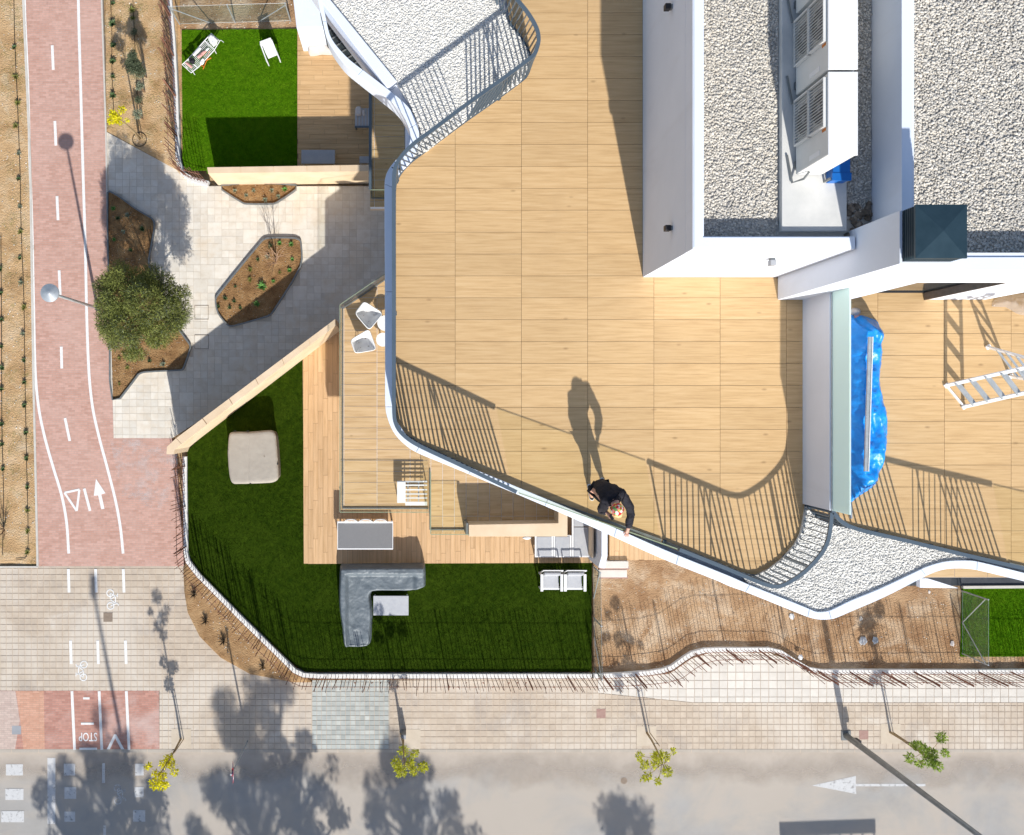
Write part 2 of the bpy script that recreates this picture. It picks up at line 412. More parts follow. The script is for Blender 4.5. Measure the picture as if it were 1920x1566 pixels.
stain(M['deck'], (.50, .33, .17), .7, .55, .75, .35, 12.0)
stain(M['trav'], (.64, .52, .38), 1.0, .50, .70, .6, 2.0)
M['grout'] = mat('grout', (.52, .43, .34), (.58, .48, .38), rough=.95)
M['road'] = mat('worn_asphalt', (.34, .325, .305), (.395, .38, .362), scale=1.0, rough=.9, bump=.5, bscale=160, det=10)
stain(M['road'], (.46, .405, .345), .30, .40, .58, .85, 7.0)
stain(M['road'], (.33, .325, .32), 1.4, .62, .74, .5, 3.0, stretch=(.25, 1, 1))
M['grout2'] = mat('pale_grout', (.50, .44, .36), (.56, .50, .42), scale=3, rough=.95)
M['kerb'] = mat('concrete_kerb', (.50, .47, .42), (.60, .57, .52), scale=3, rough=.9, bump=.2)
M['kerbd'] = mat('dusty_kerb', (.40, .355, .30), (.47, .42, .36), scale=3, rough=.9, bump=.2)
M['kerbw'] = mat('white_washed_kerb', (.66, .65, .62), (.76, .75, .73), scale=5, rough=.85, bump=.3)
M['lawn'] = mat('artificial_turf', (.045, .14, .002), (.115, .25, .006), scale=6, rough=.9, bump=.9, bscale=220, det=12, spec=.05, c3=(.075, .20, .003), dist=.02)
M['lawn2'] = mat('artificial_turf_olive', (.016, .038, .0015), (.042, .078, .004), scale=6, rough=.9, bump=.9, bscale=220, det=12, spec=.05, c3=(.028, .055, .0025), dist=.02)
stain(M['lawn2'], (.05, .085, .006), .8, .50, .68, .55, 3.0)
stain(M['lawn'], (.13, .235, .01), .9, .50, .68, .5, 5.0)
M['paint'] = mat('white_road_paint', (.70, .70, .69), (.82, .82, .81), scale=14, rough=.7, bump=.1)
def worn(name, thr):
    m = mat(name, (.66, .66, .66), (.74, .74, .74), scale=14, rough=.8, bump=0)
    N = m.node_tree.nodes; L = m.node_tree.links; b = N['Principled BSDF']
    g = N.new('ShaderNodeNewGeometry'); n = N.new('ShaderNodeTexNoise'); n.inputs['Scale'].default_value = 9; n.inputs['Detail'].default_value = 9; n.inputs['Roughness'].default_value = .75; L.new(g.outputs['Position'], n.inputs['Vector'])
    mr = N.new('ShaderNodeMapRange'); mr.inputs['From Min'].default_value = thr - .06; mr.inputs['From Max'].default_value = thr + .08; mr.inputs['To Max'].default_value = .8; L.new(n.outputs['Fac'], mr.inputs[0]); L.new(mr.outputs[0], b.inputs['Alpha'])
    return m
M['wornp'] = worn('worn_road_paint', .37)
M['wornp2'] = worn('faint_road_paint', .46)
M['brickor'] = brickmat('orange_brick_paving', (.54, .29, .20), (.62, .36, .26), (.46, .30, .22), .2, .065)
M['brickpa'] = brickmat('faded_pink_brick_paving', (.50, .38, .33), (.58, .46, .40), (.44, .36, .31), .2, .065)
M['dust'] = worn('cement_dust', .60)
for n_ in M['dust'].node_tree.nodes:
    if n_.type == 'TEX_NOISE' and n_.inputs['Scale'].default_value == 9: n_.inputs['Scale'].default_value = 1.6
    if n_.type == 'MAP_RANGE' and abs(n_.inputs['To Max'].default_value - .8) < .01: n_.inputs['From Min'].default_value = .47; n_.inputs['From Max'].default_value = .72; n_.inputs['To Max'].default_value = .55
M['rust'] = mat('rusty_steel', (.17, .075, .05), (.32, .16, .11), scale=30, rough=.85, bump=.1, rand=.3)
M['glass'] = glassmat('clear_balustrade_glass', (.975, .98, .915))
M['glassc'] = glassmat('clear_glass_pale', (.988, .992, .965))
M['frost'] = glassmat('frosted_screen_glass', (.8, .9, .86), frost=.86, frostcol=(.84, .96, .93))
M['edge'] = mat('glass_edge', (.30, .36, .24), rough=.2, bump=0)
M['window'] = mat('dark_window_glass', (.02, .028, .032), (.04, .05, .055), rough=.06, bump=0, spec=.8)
M['bluet'] = mat('blue_tarpaulin', (.003, .23, .72), (.008, .32, .88), scale=5, rough=.38, bump=.35, bscale=14, spec=.6, dist=.03)
M['greyt'] = mat('grey_pvc_cover', (.12, .145, .165), (.165, .19, .21), scale=3, rough=.45, bump=.25, bscale=9, spec=.4, dist=.02)
M['cush'] = mat('grey_cushion', (.42, .43, .46), (.47, .48, .50), scale=8, rough=.9, bump=.2, bscale=300)
M['greytab'] = mat('speckled_grey_top', (.16, .16, .165), (.23, .23, .235), scale=60, rough=.55, bump=.05)
M['spa'] = mat('taupe_vinyl', (.36, .32, .27), (.40, .36, .305), scale=3, rough=.6, bump=.15, bscale=50)
M['pad'] = mat('concrete_pad', (.56, .56, .54), (.68, .67, .64), scale=2.2, rough=.85, bump=.2)
stain(M['pad'], (.45, .25, .12), 2.5, .66, .74, .7, 4.4)
M['acb'] = mat('ac_casing', (.66, .66, .64), (.72, .72, .70), scale=2, rough=.5, bump=.02)
M['acg'] = mat('ac_grille', (.42, .42, .41), (.50, .50, .49), scale=8, rough=.6, bump=0)
M['fan'] = mat('fan_recess', (.09, .09, .10), (.16, .16, .17), scale=6, rough=.6, bump=0)
M['blue'] = mat('blue_plastic', (.01, .12, .42), (.015, .15, .5), rough=.4, bump=0)
M['black'] = mat('black_cloth', (.012, .011, .015), (.026, .025, .034), scale=9, rough=.85, bump=.6, bscale=22, dist=.03)
M['trouser'] = mat('dark_trousers', (.012, .012, .015), (.02, .02, .025), rough=.9, bump=.4, bscale=20)
M['skin'] = mat('skin', (.60, .33, .24), (.66, .38, .29), rough=.55, bump=.05)
M['hair'] = mat('fair_hair', (.55, .36, .15), (.72, .52, .28), scale=26, rough=.6, bump=.5, bscale=60)
M['cap'] = mat('patterned_headscarf', (.6, .02, .04), (.6, .02, .04), scale=20, rough=.8, bump=.3)
def _cap():
    N = M['cap'].node_tree.nodes; L = M['cap'].node_tree.links; b = N['Principled BSDF']
    g = N.new('ShaderNodeNewGeometry'); v = N.new('ShaderNodeTexVoronoi'); v.inputs['Scale'].default_value = 26; L.new(g.outputs['Position'], v.inputs['Vector'])
    sp = N.new('ShaderNodeSeparateColor'); L.new(v.outputs['Color'], sp.inputs[0]); rp = N.new('ShaderNodeValToRGB'); rp.color_ramp.interpolation = 'CONSTANT'; L.new(sp.outputs[0], rp.inputs[0])
    cs = [(0, (.62, .015, .03)), (.34, (.75, .25, .22)), (.5, (.18, .36, .12)), (.64, (.75, .55, .12)), (.78, (.8, .75, .68)), (.88, (.5, .01, .05))]
    for i, (p, c) in enumerate(cs):
        e = rp.color_ramp.elements[i] if i < 2 else rp.color_ramp.elements.new(p); e.position = p; e.color = (*c, 1)
    L.new(rp.outputs[0], b.inputs['Base Color'])
_cap()
M['sole'] = mat('white_sole', (.8, .8, .8), rough=.6)
M['bark'] = mat('brown_bark', (.17, .10, .055), (.30, .20, .12), scale=14, rough=.9, bump=.6, bscale=40)
M['barkp'] = mat('pale_young_bark', (.27, .19, .10), (.40, .30, .17), scale=14, rough=.85, bump=.3)
M['twig'] = mat('bare_twig', (.40, .24, .15), (.52, .35, .24), scale=14, rough=.85, bump=.2)
M['olive'] = leafmat('olive_leaf', (.11, .135, .032), (.30, .33, .09), .25)
M['oliveg'] = leafmat('grey_olive_leaf', (.09, .12, .07), (.17, .20, .12), .2)
M['yell'] = leafmat('yellow_leaf', (.66, .60, .010), (.80, .76, .02), .35)
M['ygreen'] = leafmat('yellow_green_leaf', (.42, .46, .03), (.62, .60, .05), .35)
M['green'] = leafmat('fresh_green_leaf', (.22, .34, .04), (.36, .46, .08), .35)
M['succ'] = leafmat('succulent_leaf', (.05, .085, .035), (.12, .19, .07), .1)
M['succg'] = leafmat('bright_succulent', (.10, .26, .05), (.18, .36, .10), .15)
M['agave'] = leafmat('dark_agave', (.05, .04, .028), (.11, .08, .05), .1)
M['grey'] = leafmat('pale_grey_plant', (.20, .24, .16), (.33, .36, .26), .1)
M['drygrass'] = leafmat('dry_grass', (.30, .27, .08), (.16, .22, .04), .2)
M['hose'] = mat('black_hose', (.02, .018, .014), rough=.6, bump=0)
M['shadedark'] = mat('dark_shade_floor', (.045, .05, .06), (.07, .075, .085), scale=3, rough=.6)  # shade put into the floor colour
M['cover'] = mat('beige_cover_plate', (.52, .44, .34), (.58, .50, .40), scale=4, rough=.9)
M['redcover'] = mat('reddish_iron_cover', (.33, .20, .17), (.40, .26, .22), scale=12, rough=.8, bump=.4, bscale=60)
M['browncover'] = mat('brown_iron_cover', (.22, .17, .13), (.28, .22, .17), scale=12, rough=.8, bump=.4, bscale=60)
M['bin'] = mat('grey_meter_box', (.30, .31, .33), (.36, .37, .39), rough=.5)
M['pink'] = mat('pink_towel', (.60, .30, .27), (.70, .40, .36), rough=.9, bump=.4)
M['orange'] = mat('orange_plastic', (.55, .16, .02), (.62, .2, .03), rough=.5)
M['cream'] = mat('cream_cover_cloth', (.58, .52, .48), (.66, .60, .56), scale=5, rough=.8, bump=.3, bscale=14, dist=.03)
M['plasticfilm'] = glassmat('crumpled_film', (.93, .92, .90), frost=.35, frostcol=(.8, .76, .74))
M['mesh'] = glassmat('fine_netting', (.93, .95, .94), frost=.06, frostcol=(.3, .36, .33))
M['rubble'] = mat('rubble', (.10, .075, .05), (.34, .28, .22), scale=6, rough=.95, bump=.8, bscale=20, rand=.3)
M['signb'] = mat('sign_blue', (.02, .05, .25), rough=.5); M['signr'] = mat('sign_red', (.5, .03, .03), rough=.5)

# ------------------------------------------------------------------ the ground and pavings
def sheet(name, pts, z, m, parent=None, kind='structure', thick=.05):
    return MB().prism([(p.x, p.y) for p in WP(pts)], z - thick, z).build(name, m, parent, kind=kind)
def g2(pts): return [(p.x, p.y) for p in WP(pts)]

# big ground sheet to the horizon, with a subdivided relief patch laid as yards
MB().box(-700, -700, -.5, 700, 700, -.16).build('ground', M['soil'], kind='structure')

def relief(name, pts, z, m, amp=.03, cell=.16, seed=0):
    P = g2(pts); xs = [p[0] for p in P]; ys = [p[1] for p in P]
    nx = max(2, int((max(xs) - min(xs)) / cell)); ny = max(2, int((max(ys) - min(ys)) / cell))
    gx = np.linspace(min(xs), max(xs), nx + 1); gy = np.linspace(min(ys), max(ys), ny + 1)
    mb = MB()
    hv = {}
    def hgt(x, y):
        return z + amp * (noise.noise(Vector((x * 1.3 + seed, y * 1.3, 0))) * .8 + noise.noise(Vector((x * 4 + seed, y * 4, 5))) * .6)
    V = []; Fc = []
    idx = {}
    def vid(x, y):
        k = (round(x, 4), round(y, 4))
        if k not in idx: idx[k] = len(V); V.append((x, y, hgt(x, y)))
        return idx[k]
    for i in range(nx):
        for j in range(ny):
            q = clip_rect(P, gx[i], gy[j], gx[i + 1], gy[j + 1])
            if area(q) > 1e-5: Fc.append(tuple(vid(*p) for p in q))
    Fc = [f for f in Fc if len(set(f)) == len(f)]
    # skirt so the patch has thickness
    me = bpy.data.meshes.new(name); me.from_pydata(V, [], Fc); me.update()
    import bmesh
    b = bmesh.new(); b.from_mesh(me)
    for f in b.faces:
        if f.normal.z < 0: f.normal_flip()
    ed = [e for e in b.edges if e.is_boundary]
    r = bmesh.ops.extrude_edge_only(b, edges=ed)
    for v in [g for g in r['geom'] if isinstance(g, bmesh.types.BMVert)]: v.co.z = -.3
    b.to_mesh(me); b.free()
    me.polygons.foreach_set('use_smooth', [True] * len(me.polygons))
    o = link(name, me, m); o['kind'] = 'structure'
    return hgt

hL = relief('soil_strip', [(-500, -500), (42, -500), (45, 0), (58, 300), (64, 700), (70, 1062), (-500, 1062)], -.02, M['soil'], seed=1)
hM = relief('soil_verge', [(190, -500), (330, -500), (332, 300), (345, 335), (330, 318), (200, 246)], .0, M['soil'], seed=4)
hC = relief('curved_planting_bed', [(344, 1065), (346, 1108), (352, 1148), (374, 1193), (414, 1233), (470, 1264), (550, 1279), (584, 1279), (560, 1256), (372, 1076), (350, 1050)], .02, M['bedsoil2'], seed=8)
hY = relief('yard_soil', [(1112, 1040), (1960, 1040), (1960, 1256), (1520, 1256), (1480, 1234), (1445, 1220), (1335, 1218), (1295, 1232), (1255, 1258), (1112, 1262)], -.01, M['soilr'], seed=12)
hU = relief('upper_yard_soil', [(330, -400), (620, -400), (620, 62), (338, 62)], -.01, M['soilr'], seed=15)

# red cycle track
bike = sheet('cycle_track', [(42, -500), (190, -500), (192, 0), (199, 250), (206, 600), (213, 822), (322, 822), (330, 860), (338, 960), (345, 1062), (70, 1062), (64, 700), (58, 300), (45, 0)], 0.0, M['brick'], thick=.2)
red2 = sheet('red_brick_crossing', [(-400, 1295), (298, 1295), (299, 1408), (-400, 1408)], 0.0, M['brick2'], thick=.2)

def strip(pts, wpx, z, name, m, parent, sub=0):
    P = WP(pts); P = smooth_path(P, 5) if sub else P
    A, B = [], []
    for i, p in enumerate(P):
        t = (P[min(i + 1, len(P) - 1)] - P[max(i - 1, 0)]).normalized(); n = Vector((-t.y, t.x, 0)) * (wpx / 2 * H / F)
        A.append(p + n); B.append(p - n)
    return MB().band(A, B, z - .003, z + .004).build(name, m, parent)
left_line = [(44, -300), (46, 0), (52, 150), (56, 300), (60, 420), (63, 560), (66, 690), (72, 760), (84, 820), (101, 880), (116, 930), (125, 980), (129, 1038)]
right_line = [(144, -300), (147, 0), (151, 150), (156, 330), (160, 460), (163, 600), (167, 700), (174, 765), (186, 820), (202, 880), (217, 940), (226, 990), (231, 1038)]
strip(left_line, 5, .004, 'edge_line', M['paint'], bike, 1); strip(right_line, 5, .004, 'edge_line', M['paint'], bike, 1)
for a, b in (((98, 85), (100, 131)), ((103, 227), (105, 273)), ((107, 368), (109, 413)), ((111, 507), (113, 553)), ((115, 650), (116, 691)), ((122, 784), (131, 827)), ((158, 916), (169, 958)), ((95, -60), (97, -15))):
    strip([a, b], 5, .004, 'lane_dash', M['paint'], bike)
def outline(pts, wpx, name, parent, m='paint'):
    mb = MB(); n = len(pts)
    for i in range(n):
        mb.bar(W(*pts[i], 0) + Vector((0, 0, .0045 + .0006 * i)), W(*pts[(i + 1) % n], 0) + Vector((0, 0, .0045 + .0006 * i)), wpx * H / F, .004)
    return mb.build(name, M[m], parent)
outline([(121, 924), (149, 918), (144, 958)], 4, 'yield_triangle', bike)
MB().prism(g2([(180, 898), (176, 930), (184, 929), (190, 955), (196, 954), (190, 927), (198, 925)]), 0, .005).build('arrow_marking', M['paint'], bike)

# pavement (beige pavers, bigger slabs, blue-grey patch) and road
pave_base = sheet('pavement', [(-500, 1062), (344, 1062), (346, 1108), (352, 1148), (374, 1193), (414, 1233), (470, 1264), (550, 1279), (584, 1279), (1110, 1272), (1170, 1270), (1255, 1264), (1295, 1236), (1335, 1223), (1445, 1225), (1480, 1240), (1520, 1263), (2500, 1263), (2500, 1405), (299, 1405), (299, 1295), (-500, 1295)], -.012, M['grout'], thick=.2)
px = H / F
def ptiles(name, pts, cw, ch, ox, oy, gap, m, n, **k):
    o = W(ox, oy, 0)
    tiles(name, g2(pts), cw * px, ch * px, o.x, o.y, gap * px, -.012, 0.0, m, pave_base, maxparts=n, **k)
ptiles('paver', [(-60, 1062), (344, 1062), (346, 1108), (352, 1148), (374, 1193), (414, 1233), (470, 1264), (550, 1279), (584, 1279), (584, 1405), (299, 1405), (299, 1295), (-60, 1295)], 11.7, 11.7, 0, 1405, 1.0, M['paver'], 60, jit=.0015)
ptiles('grey_paver', [(585, 1276), (730, 1275), (730, 1405), (585, 1405)], 9, 9, 585, 1405, .9, M['paverb'], 120, jit=.0015)
ptiles('paver', [(731, 1275), (1120, 1272), (1120, 1300), (1300, 1318), (1560, 1318), (1985, 1318), (1985, 1405), (731, 1405)], 11.7, 11.7, 0, 1405, 1.0, M['paver'], 60, jit=.0015)
ptiles('cream_slab', [(1121, 1271), (1170, 1270), (1255, 1264), (1295, 1236), (1335, 1223), (1445, 1225), (1480, 1240), (1520, 1263), (1985, 1263), (1985, 1317), (1300, 1317), (1121, 1299)], 15.5, 15.5, 0, 1400, 1.0, M['slab'], 60, jit=.0015)
sheet('road', [(-9000, 1412), (9000, 1412), (9000, 2500), (-9000, 2500)], -.09, M['road'], thick=.2)
kb = MB().prism(g2([(-500, 1405), (1985, 1405), (1985, 1411), (-500, 1411)]), -.2, .004)
kerb_root = kb.build('road_kerb', M['kerbd'], kind='structure')
def gutter():
    m = mat('gutter_dust', (.50, .435, .37), (.54, .475, .41), scale=5, rough=.95, bump=0); N = m.node_tree.nodes; L = m.node_tree.links; b = N['Principled BSDF']
    g = N.new('ShaderNodeNewGeometry'); sp = N.new('ShaderNodeSeparateXYZ'); L.new(g.outputs['Position'], sp.inputs[0])
    n = N.new('ShaderNodeTexNoise'); n.inputs['Scale'].default_value = .7; n.inputs['Detail'].default_value = 7; L.new(g.outputs['Position'], n.inputs['Vector'])
    ml = N.new('ShaderNodeMath'); ml.operation = 'MULTIPLY_ADD'; ml.inputs[1].default_value = 1.6; L.new(n.outputs['Fac'], ml.inputs[0]); L.new(sp.outputs['Y'], ml.inputs[2])
    mr = N.new('ShaderNodeMapRange'); mr.interpolation_type = 'SMOOTHSTEP'; mr.inputs['From Min'].default_value = W(0, 1478).y + .8; mr.inputs['From Max'].default_value = W(0, 1412).y + .9; mr.inputs['To Max'].default_value = .85
    L.new(ml.outputs[0], mr.inputs[0]); L.new(mr.outputs[0], b.inputs['Alpha']); return m
MB().prism(g2([(-200, 1412), (2100, 1412), (2100, 1490), (-200, 1490)]), -.0895, -.0865).build('gutter_dust', gutter(), [q for q in C.objects if q.name == 'road'][0])
mk = MB()
for i in range(40):
    x = -30 + i * 51; mk.prism(g2([(x, 1404.6), (x + 1, 1404.6), (x + 1, 1411.4), (x, 1411.4)]), -.1, .006)
mk.build('kerb_joint', M['grout'], kerb_root)
# kerbs along the track
for nm, pts, wd in (('track_kerb', [(43, -300), (44, 0), (57, 300), (63, 700), (71, 1062)], 4), ('track_kerb', [(191, -300), (191, 0), (199, 250), (201, 365), (206, 600), (211, 748)], 3), ('track_kerb', [(0, 1063), (72, 1063)], 3)):
    P = WP(pts); A = []; B = []
    for i, p in enumerate(P):
        t = (P[min(i + 1, len(P) - 1)] - P[max(i - 1, 0)]).normalized(); n = Vector((-t.y, t.x, 0)) * (wd / 2 * px); A.append(p + n); B.append(p - n)
    MB().band(A, B, -.15, .03).build(nm, M['kerb'], kind='structure')
# lane marks on the pavement, red crossing
for x in (129, 180, 232): strip([(x - .7, 1067), (x + .7, 1111)], 5, .004, 'lane_dash', M['paint'], pave_base)
for x in (133, 184, 236): strip([(x - .7, 1201), (x + .7, 1245)], 5, .004, 'lane_dash', M['paint'], pave_base)
for a, b in (((135, 1296), (140, 1406)), ((186, 1296), (191, 1406)), ((237, 1296), (242, 1406))): strip([a, b], 5, .004, 'lane_line', M['paint'], red2)
strip([(156, 1309.5), (168, 1309.5)], 4, .004, 'stop_bar', M['paint'], red2); strip([(152, 1357), (176, 1357)], 4, .004, 'stop_bar', M['paint'], red2)
strip([(149, 1404), (182, 1404)], 4, .004, 'stop_bar', M['paint'], red2)
MB().prism(g2([(200, 1405), (214, 1377), (218, 1377), (233, 1405), (227, 1405), (216, 1384), (206, 1405)]), 0, .005).build('give_way_arrow', M['paint'], red2)
MB().prism(g2([(30, 1296), (82, 1296), (84, 1407), (44, 1407), (38, 1350)]), -.05, .0025).build('orange_brick_patch', M['brickor'], red2)
MB().prism(g2([(-60, 1296), (29, 1296), (37, 1350), (28, 1407), (-60, 1407)]), -.05, .0022).build('faded_brick_patch', M['brickpa'], red2)
MB().prism(g2([(206, 824), (330, 824), (334, 900), (300, 960), (230, 930), (215, 870)]), -.05, .0022).build('cement_dust', M['dust'], bike)
def text_mesh(name, s, size, loc, rz, m, parent, sx=1.0, sy=1.0, rot=None, ext=.002):
    cu = bpy.data.curves.new(name, 'FONT'); cu.body = s; cu.size = size; cu.extrude = ext; cu.align_x = 'CENTER'; cu.align_y = 'CENTER'; cu.resolution_u = 3; cu.offset = size * .008
    t = bpy.data.objects.new(name, cu); C.objects.link(t)
    bpy.context.view_layer.update()
    me = bpy.data.meshes.new_from_object(t.evaluated_get(bpy.context.evaluated_depsgraph_get()))
    bpy.data.objects.remove(t); bpy.data.curves.remove(cu)
    o = link(name, me, m, parent); o.location = Vector(loc) - org(parent); o.rotation_euler = rot or (0, 0, rz); o.scale = (sx, sy, 1); return o
text_mesh('stop_lettering', 'STOP', .44, W(165, 1381, 0) + Vector((0, 0, .004)), math.pi, M['paint'], red2, sx=.55, sy=.86)
def bike_mark(cx, cy, m, parent, rz, z=0.0):
    root = MB(); c = W(cx, cy, 0); Rz = Matrix.Rotation(rz, 3, 'Z')
    def T(x, y): q = Rz @ Vector((x, y, 0)); return (c.x + q.x, c.y + q.y, z + .005)
    for wx in (-.20, .20):
        for k in range(14):
            a, b = 2 * math.pi * k / 14, 2 * math.pi * (k + 1) / 14
            root.bar(T(wx + .105 * math.cos(a), .105 * math.sin(a)), T(wx + .105 * math.cos(b), .105 * math.sin(b)), .032, .004)
    for a, b in (((-.2, 0), (-.10, .16)), ((-.10, .16), (.13, .16)), ((-.10, .16), (0, 0)), ((0, 0), (.13, .16)), ((0, 0), (-.2, 0)), ((.2, 0), (.12, .22)), ((.12, .22), (.2, .25)), ((-.1, .16), (-.12, .23)), ((-.18, .235), (-.06, .235))):
        root.bar(T(*a), T(*b), .028, .0045)
    return root.build('bicycle_symbol', m, parent)
bike_mark(207, 1124, M['paint'], pave_base, R(-88)); bike_mark(157, 1258, M['paint'], pave_base, R(88))
road_marks = [o for o in C.objects if o.name == 'road'][0]
bike_mark(219, 1492, M['wornp2'], road_marks, R(-88), -.09)
def rmark(pts, m='wornp', nm='crossing_block'):
    MB().prism(g2(pts), -.09, -.082).build(nm, M[m], road_marks)
for (x0, y0, x1, y1) in ((9, 1435, 41, 1456), (8, 1481, 42, 1502), (0, 1523, 43, 1544), (87, 1423, 102, 1547), (118, 1434, 139, 1456), (119, 1478, 141, 1500), (119, 1524, 139, 1543), (252, 1434, 268, 1456), (251, 1478, 268, 1497), (248, 1521, 271, 1543), (190, 1433, 195, 1470), (192, 1550, 197, 1580)):
    rmark([(x0, y0), (x1, y0), (x1, y1), (x0, y1)])
MB().prism(g2([(1525, 1475), (1607, 1457), (1607, 1472), (1738, 1472), (1738, 1476.5), (1607, 1476.5), (1608, 1491)]), -.09, -.086).build('lane_arrow', M['wornp'], road_marks)

# travertine plaza
plaza_poly = [(199, 247), (330, 318), (356, 340), (388, 349), (760, 349), (760, 620), (640, 620), (322, 822), (213, 822), (211, 748), (205, 600), (201, 365)]
plaza = sheet('plaza', plaza_poly, -.008, M['grout2'], thick=.2)
bedA = [(203, 362), (222, 368), (255, 392), (285, 410), (290, 418), (290, 432), (283, 470), (280, 492), (283, 508), (300, 560), (330, 610), (352, 640), (358, 652), (345, 690), (340, 694), (272, 698), (260, 703), (212, 750), (207, 600)]
bedB = [(405, 565), (408, 555), (492, 452), (505, 447), (552, 447), (563, 452), (565, 460), (564, 500), (510, 588), (500, 594), (440, 611), (428, 610), (410, 588)]
bedC = [(416, 348), (556, 348), (522, 379), (512, 383), (462, 383), (452, 379)]
pl = [(p[0], p[1]) for p in g2(plaza_poly)]
tiles('plaza_tile', pl, 13.3 * px, 13.3 * px, W(203, 350).x, W(203, 350).y, .5 * px, -.008, -.003, M['trav'], plaza, maxparts=300, big=.12, jit=.001, holes=[g2(bedA), g2(bedB), g2(bedC)])
for i, bd in enumerate((bedA, bedB, bedC)):
    P = smooth_path(WP(bd), 3, True); n = len(P)
    A, B = [], []
    for k in range(n + 1):
        p = P[k % n]; t = (P[(k + 1) % n] - P[k - 1 if k < n else n - 1]).normalized(); nn = Vector((-t.y, t.x, 0)) * .022
        A.append(p + nn); B.append(p - nn)
    MB().prism([(p.x, p.y) for p in P], -.1, .018).build('planter_bed', M['bedsoil'], kind='structure')
    tag(MB().band(A, B, -.05, .085).build('planter_edging', M['polegrey']), ['thin grey metal edging round the large bed under the olive tree', 'thin grey metal edging round the elongated bed with the bare shrub', 'thin grey metal edging round the small bed below the cream wall'][i], 'edging', 'metal edgings of the plaza beds')

# lawns and ground floor terraces
lawn1 = sheet('lawn', [(352, 845), (420, 780), (569, 670), (640, 670), (640, 1000), (1109, 1000), (1109, 1259), (572, 1259), (545, 1240), (374, 1073), (352, 1038)], .03, M['lawn2'])
lawn2 = sheet('lawn', [(341, 57), (557, 55), (557, 325), (388, 325), (388, 320), (343, 320)], .03, M['lawn'])
lawn3 = sheet('lawn', [(1804, 1102), (2060, 1101), (2060, 1231), (1800, 1231)], .03, M['lawn'])
def planks(name, poly, cw, ch, ox, oy, gap, z0, z1, m, parent, maxparts=300):
    """boards running along the longer of cw/ch, each row starting at its own offset"""
    swap = ch > cw
    pts = [(p[1], p[0]) for p in poly] if swap else poly
    L_, wd = (ch, cw) if swap else (cw, ch)
    u0, v0 = (oy, ox) if swap else (ox, oy)
    xs = [p[0] for p in pts]; ys = [p[1] for p in pts]; r = random.Random(int(abs(ox) * 100)); cells = []
    for j in range(math.floor((min(ys) - v0) / wd), math.ceil((max(ys) - v0) / wd)):
        st = u0 + (j % 3) * L_ / 3 + r.uniform(-.1, .1) * L_
        for i in range(math.floor((min(xs) - st) / L_), math.ceil((max(xs) - st) / L_)):
            q = clip_rect(pts, st + i * L_ + gap / 2, v0 + j * wd + gap / 2, st + (i + 1) * L_ - gap / 2, v0 + (j + 1) * wd - gap / 2); a = area(q)
            if a > L_ * wd * .02: cells.append((a, [(p[1], p[0]) for p in q] if swap else q))
    cells.sort(key=lambda c: -c[0]); rest = MB(); oo = org(parent); full = None
    for n, (a, q) in enumerate(cells):
        if n >= maxparts: rest.prism(q, z0, z1); continue
        cx = sum(p[0] for p in q) / len(q); cy = sum(p[1] for p in q) / len(q); whole = len(q) == 4 and abs(a - (L_ - gap) * (wd - gap)) < 1e-4
        if whole and full: me = full
        else:
            b = MB().prism([(p[0] - cx, p[1] - cy) for p in q], z0, z1); me = bpy.data.meshes.new(name); me.from_pydata(b.v, [], b.f); me.update(); me.materials.append(m)
            if whole: full = me
        o = link(name, me, None, parent); o.location = (cx - oo.x, cy - oo.y, -oo.z)
    if rest.v: rest.build(name + '_field', m, parent, kind='stuff')
def terrace(name, pts, cw, ch, ox, oy, m, n, z=.05, tname='plank', **k):
    base = sheet(name, pts, z - .012, M['joint'], thick=.12); o = W(ox, oy)
    planks(tname, g2(pts), cw * px, ch * px, o.x, o.y, .4 * px, z - .012, z, m, base, n); return base
terrace('ground_terrace', [(568, 672), (640, 612), (900, 612), (1110, 900), (1110, 1055), (570, 1057)], 9.2, 72, 569, 1057, M['plank'], 300, shift=.5)
terrace('side_terrace', [(1142, 900), (1260, 900), (1260, 1050), (1142, 1050)], 9.2, 72, 1142, 1050, M['plank'], 60, shift=.5)
terrace('upper_terrace', [(558, 40), (760, 40), (760, 326), (558, 326)], 72, 9.2, 558, 326, M['plank_h'], 110, shift=.5)
sheet('shade_floor', [(1700, 900), (2050, 900), (2050, 1098), (1700, 1098)], .04, M['shadedark'], thick=.12)  # dark sheet painted in for the shadowed strip beside the right lawn
sheet('lawn_edging', [(1803, 1098), (2050, 1096), (2050, 1101), (1803, 1103)], .10, M['kerb'], thick=.15)
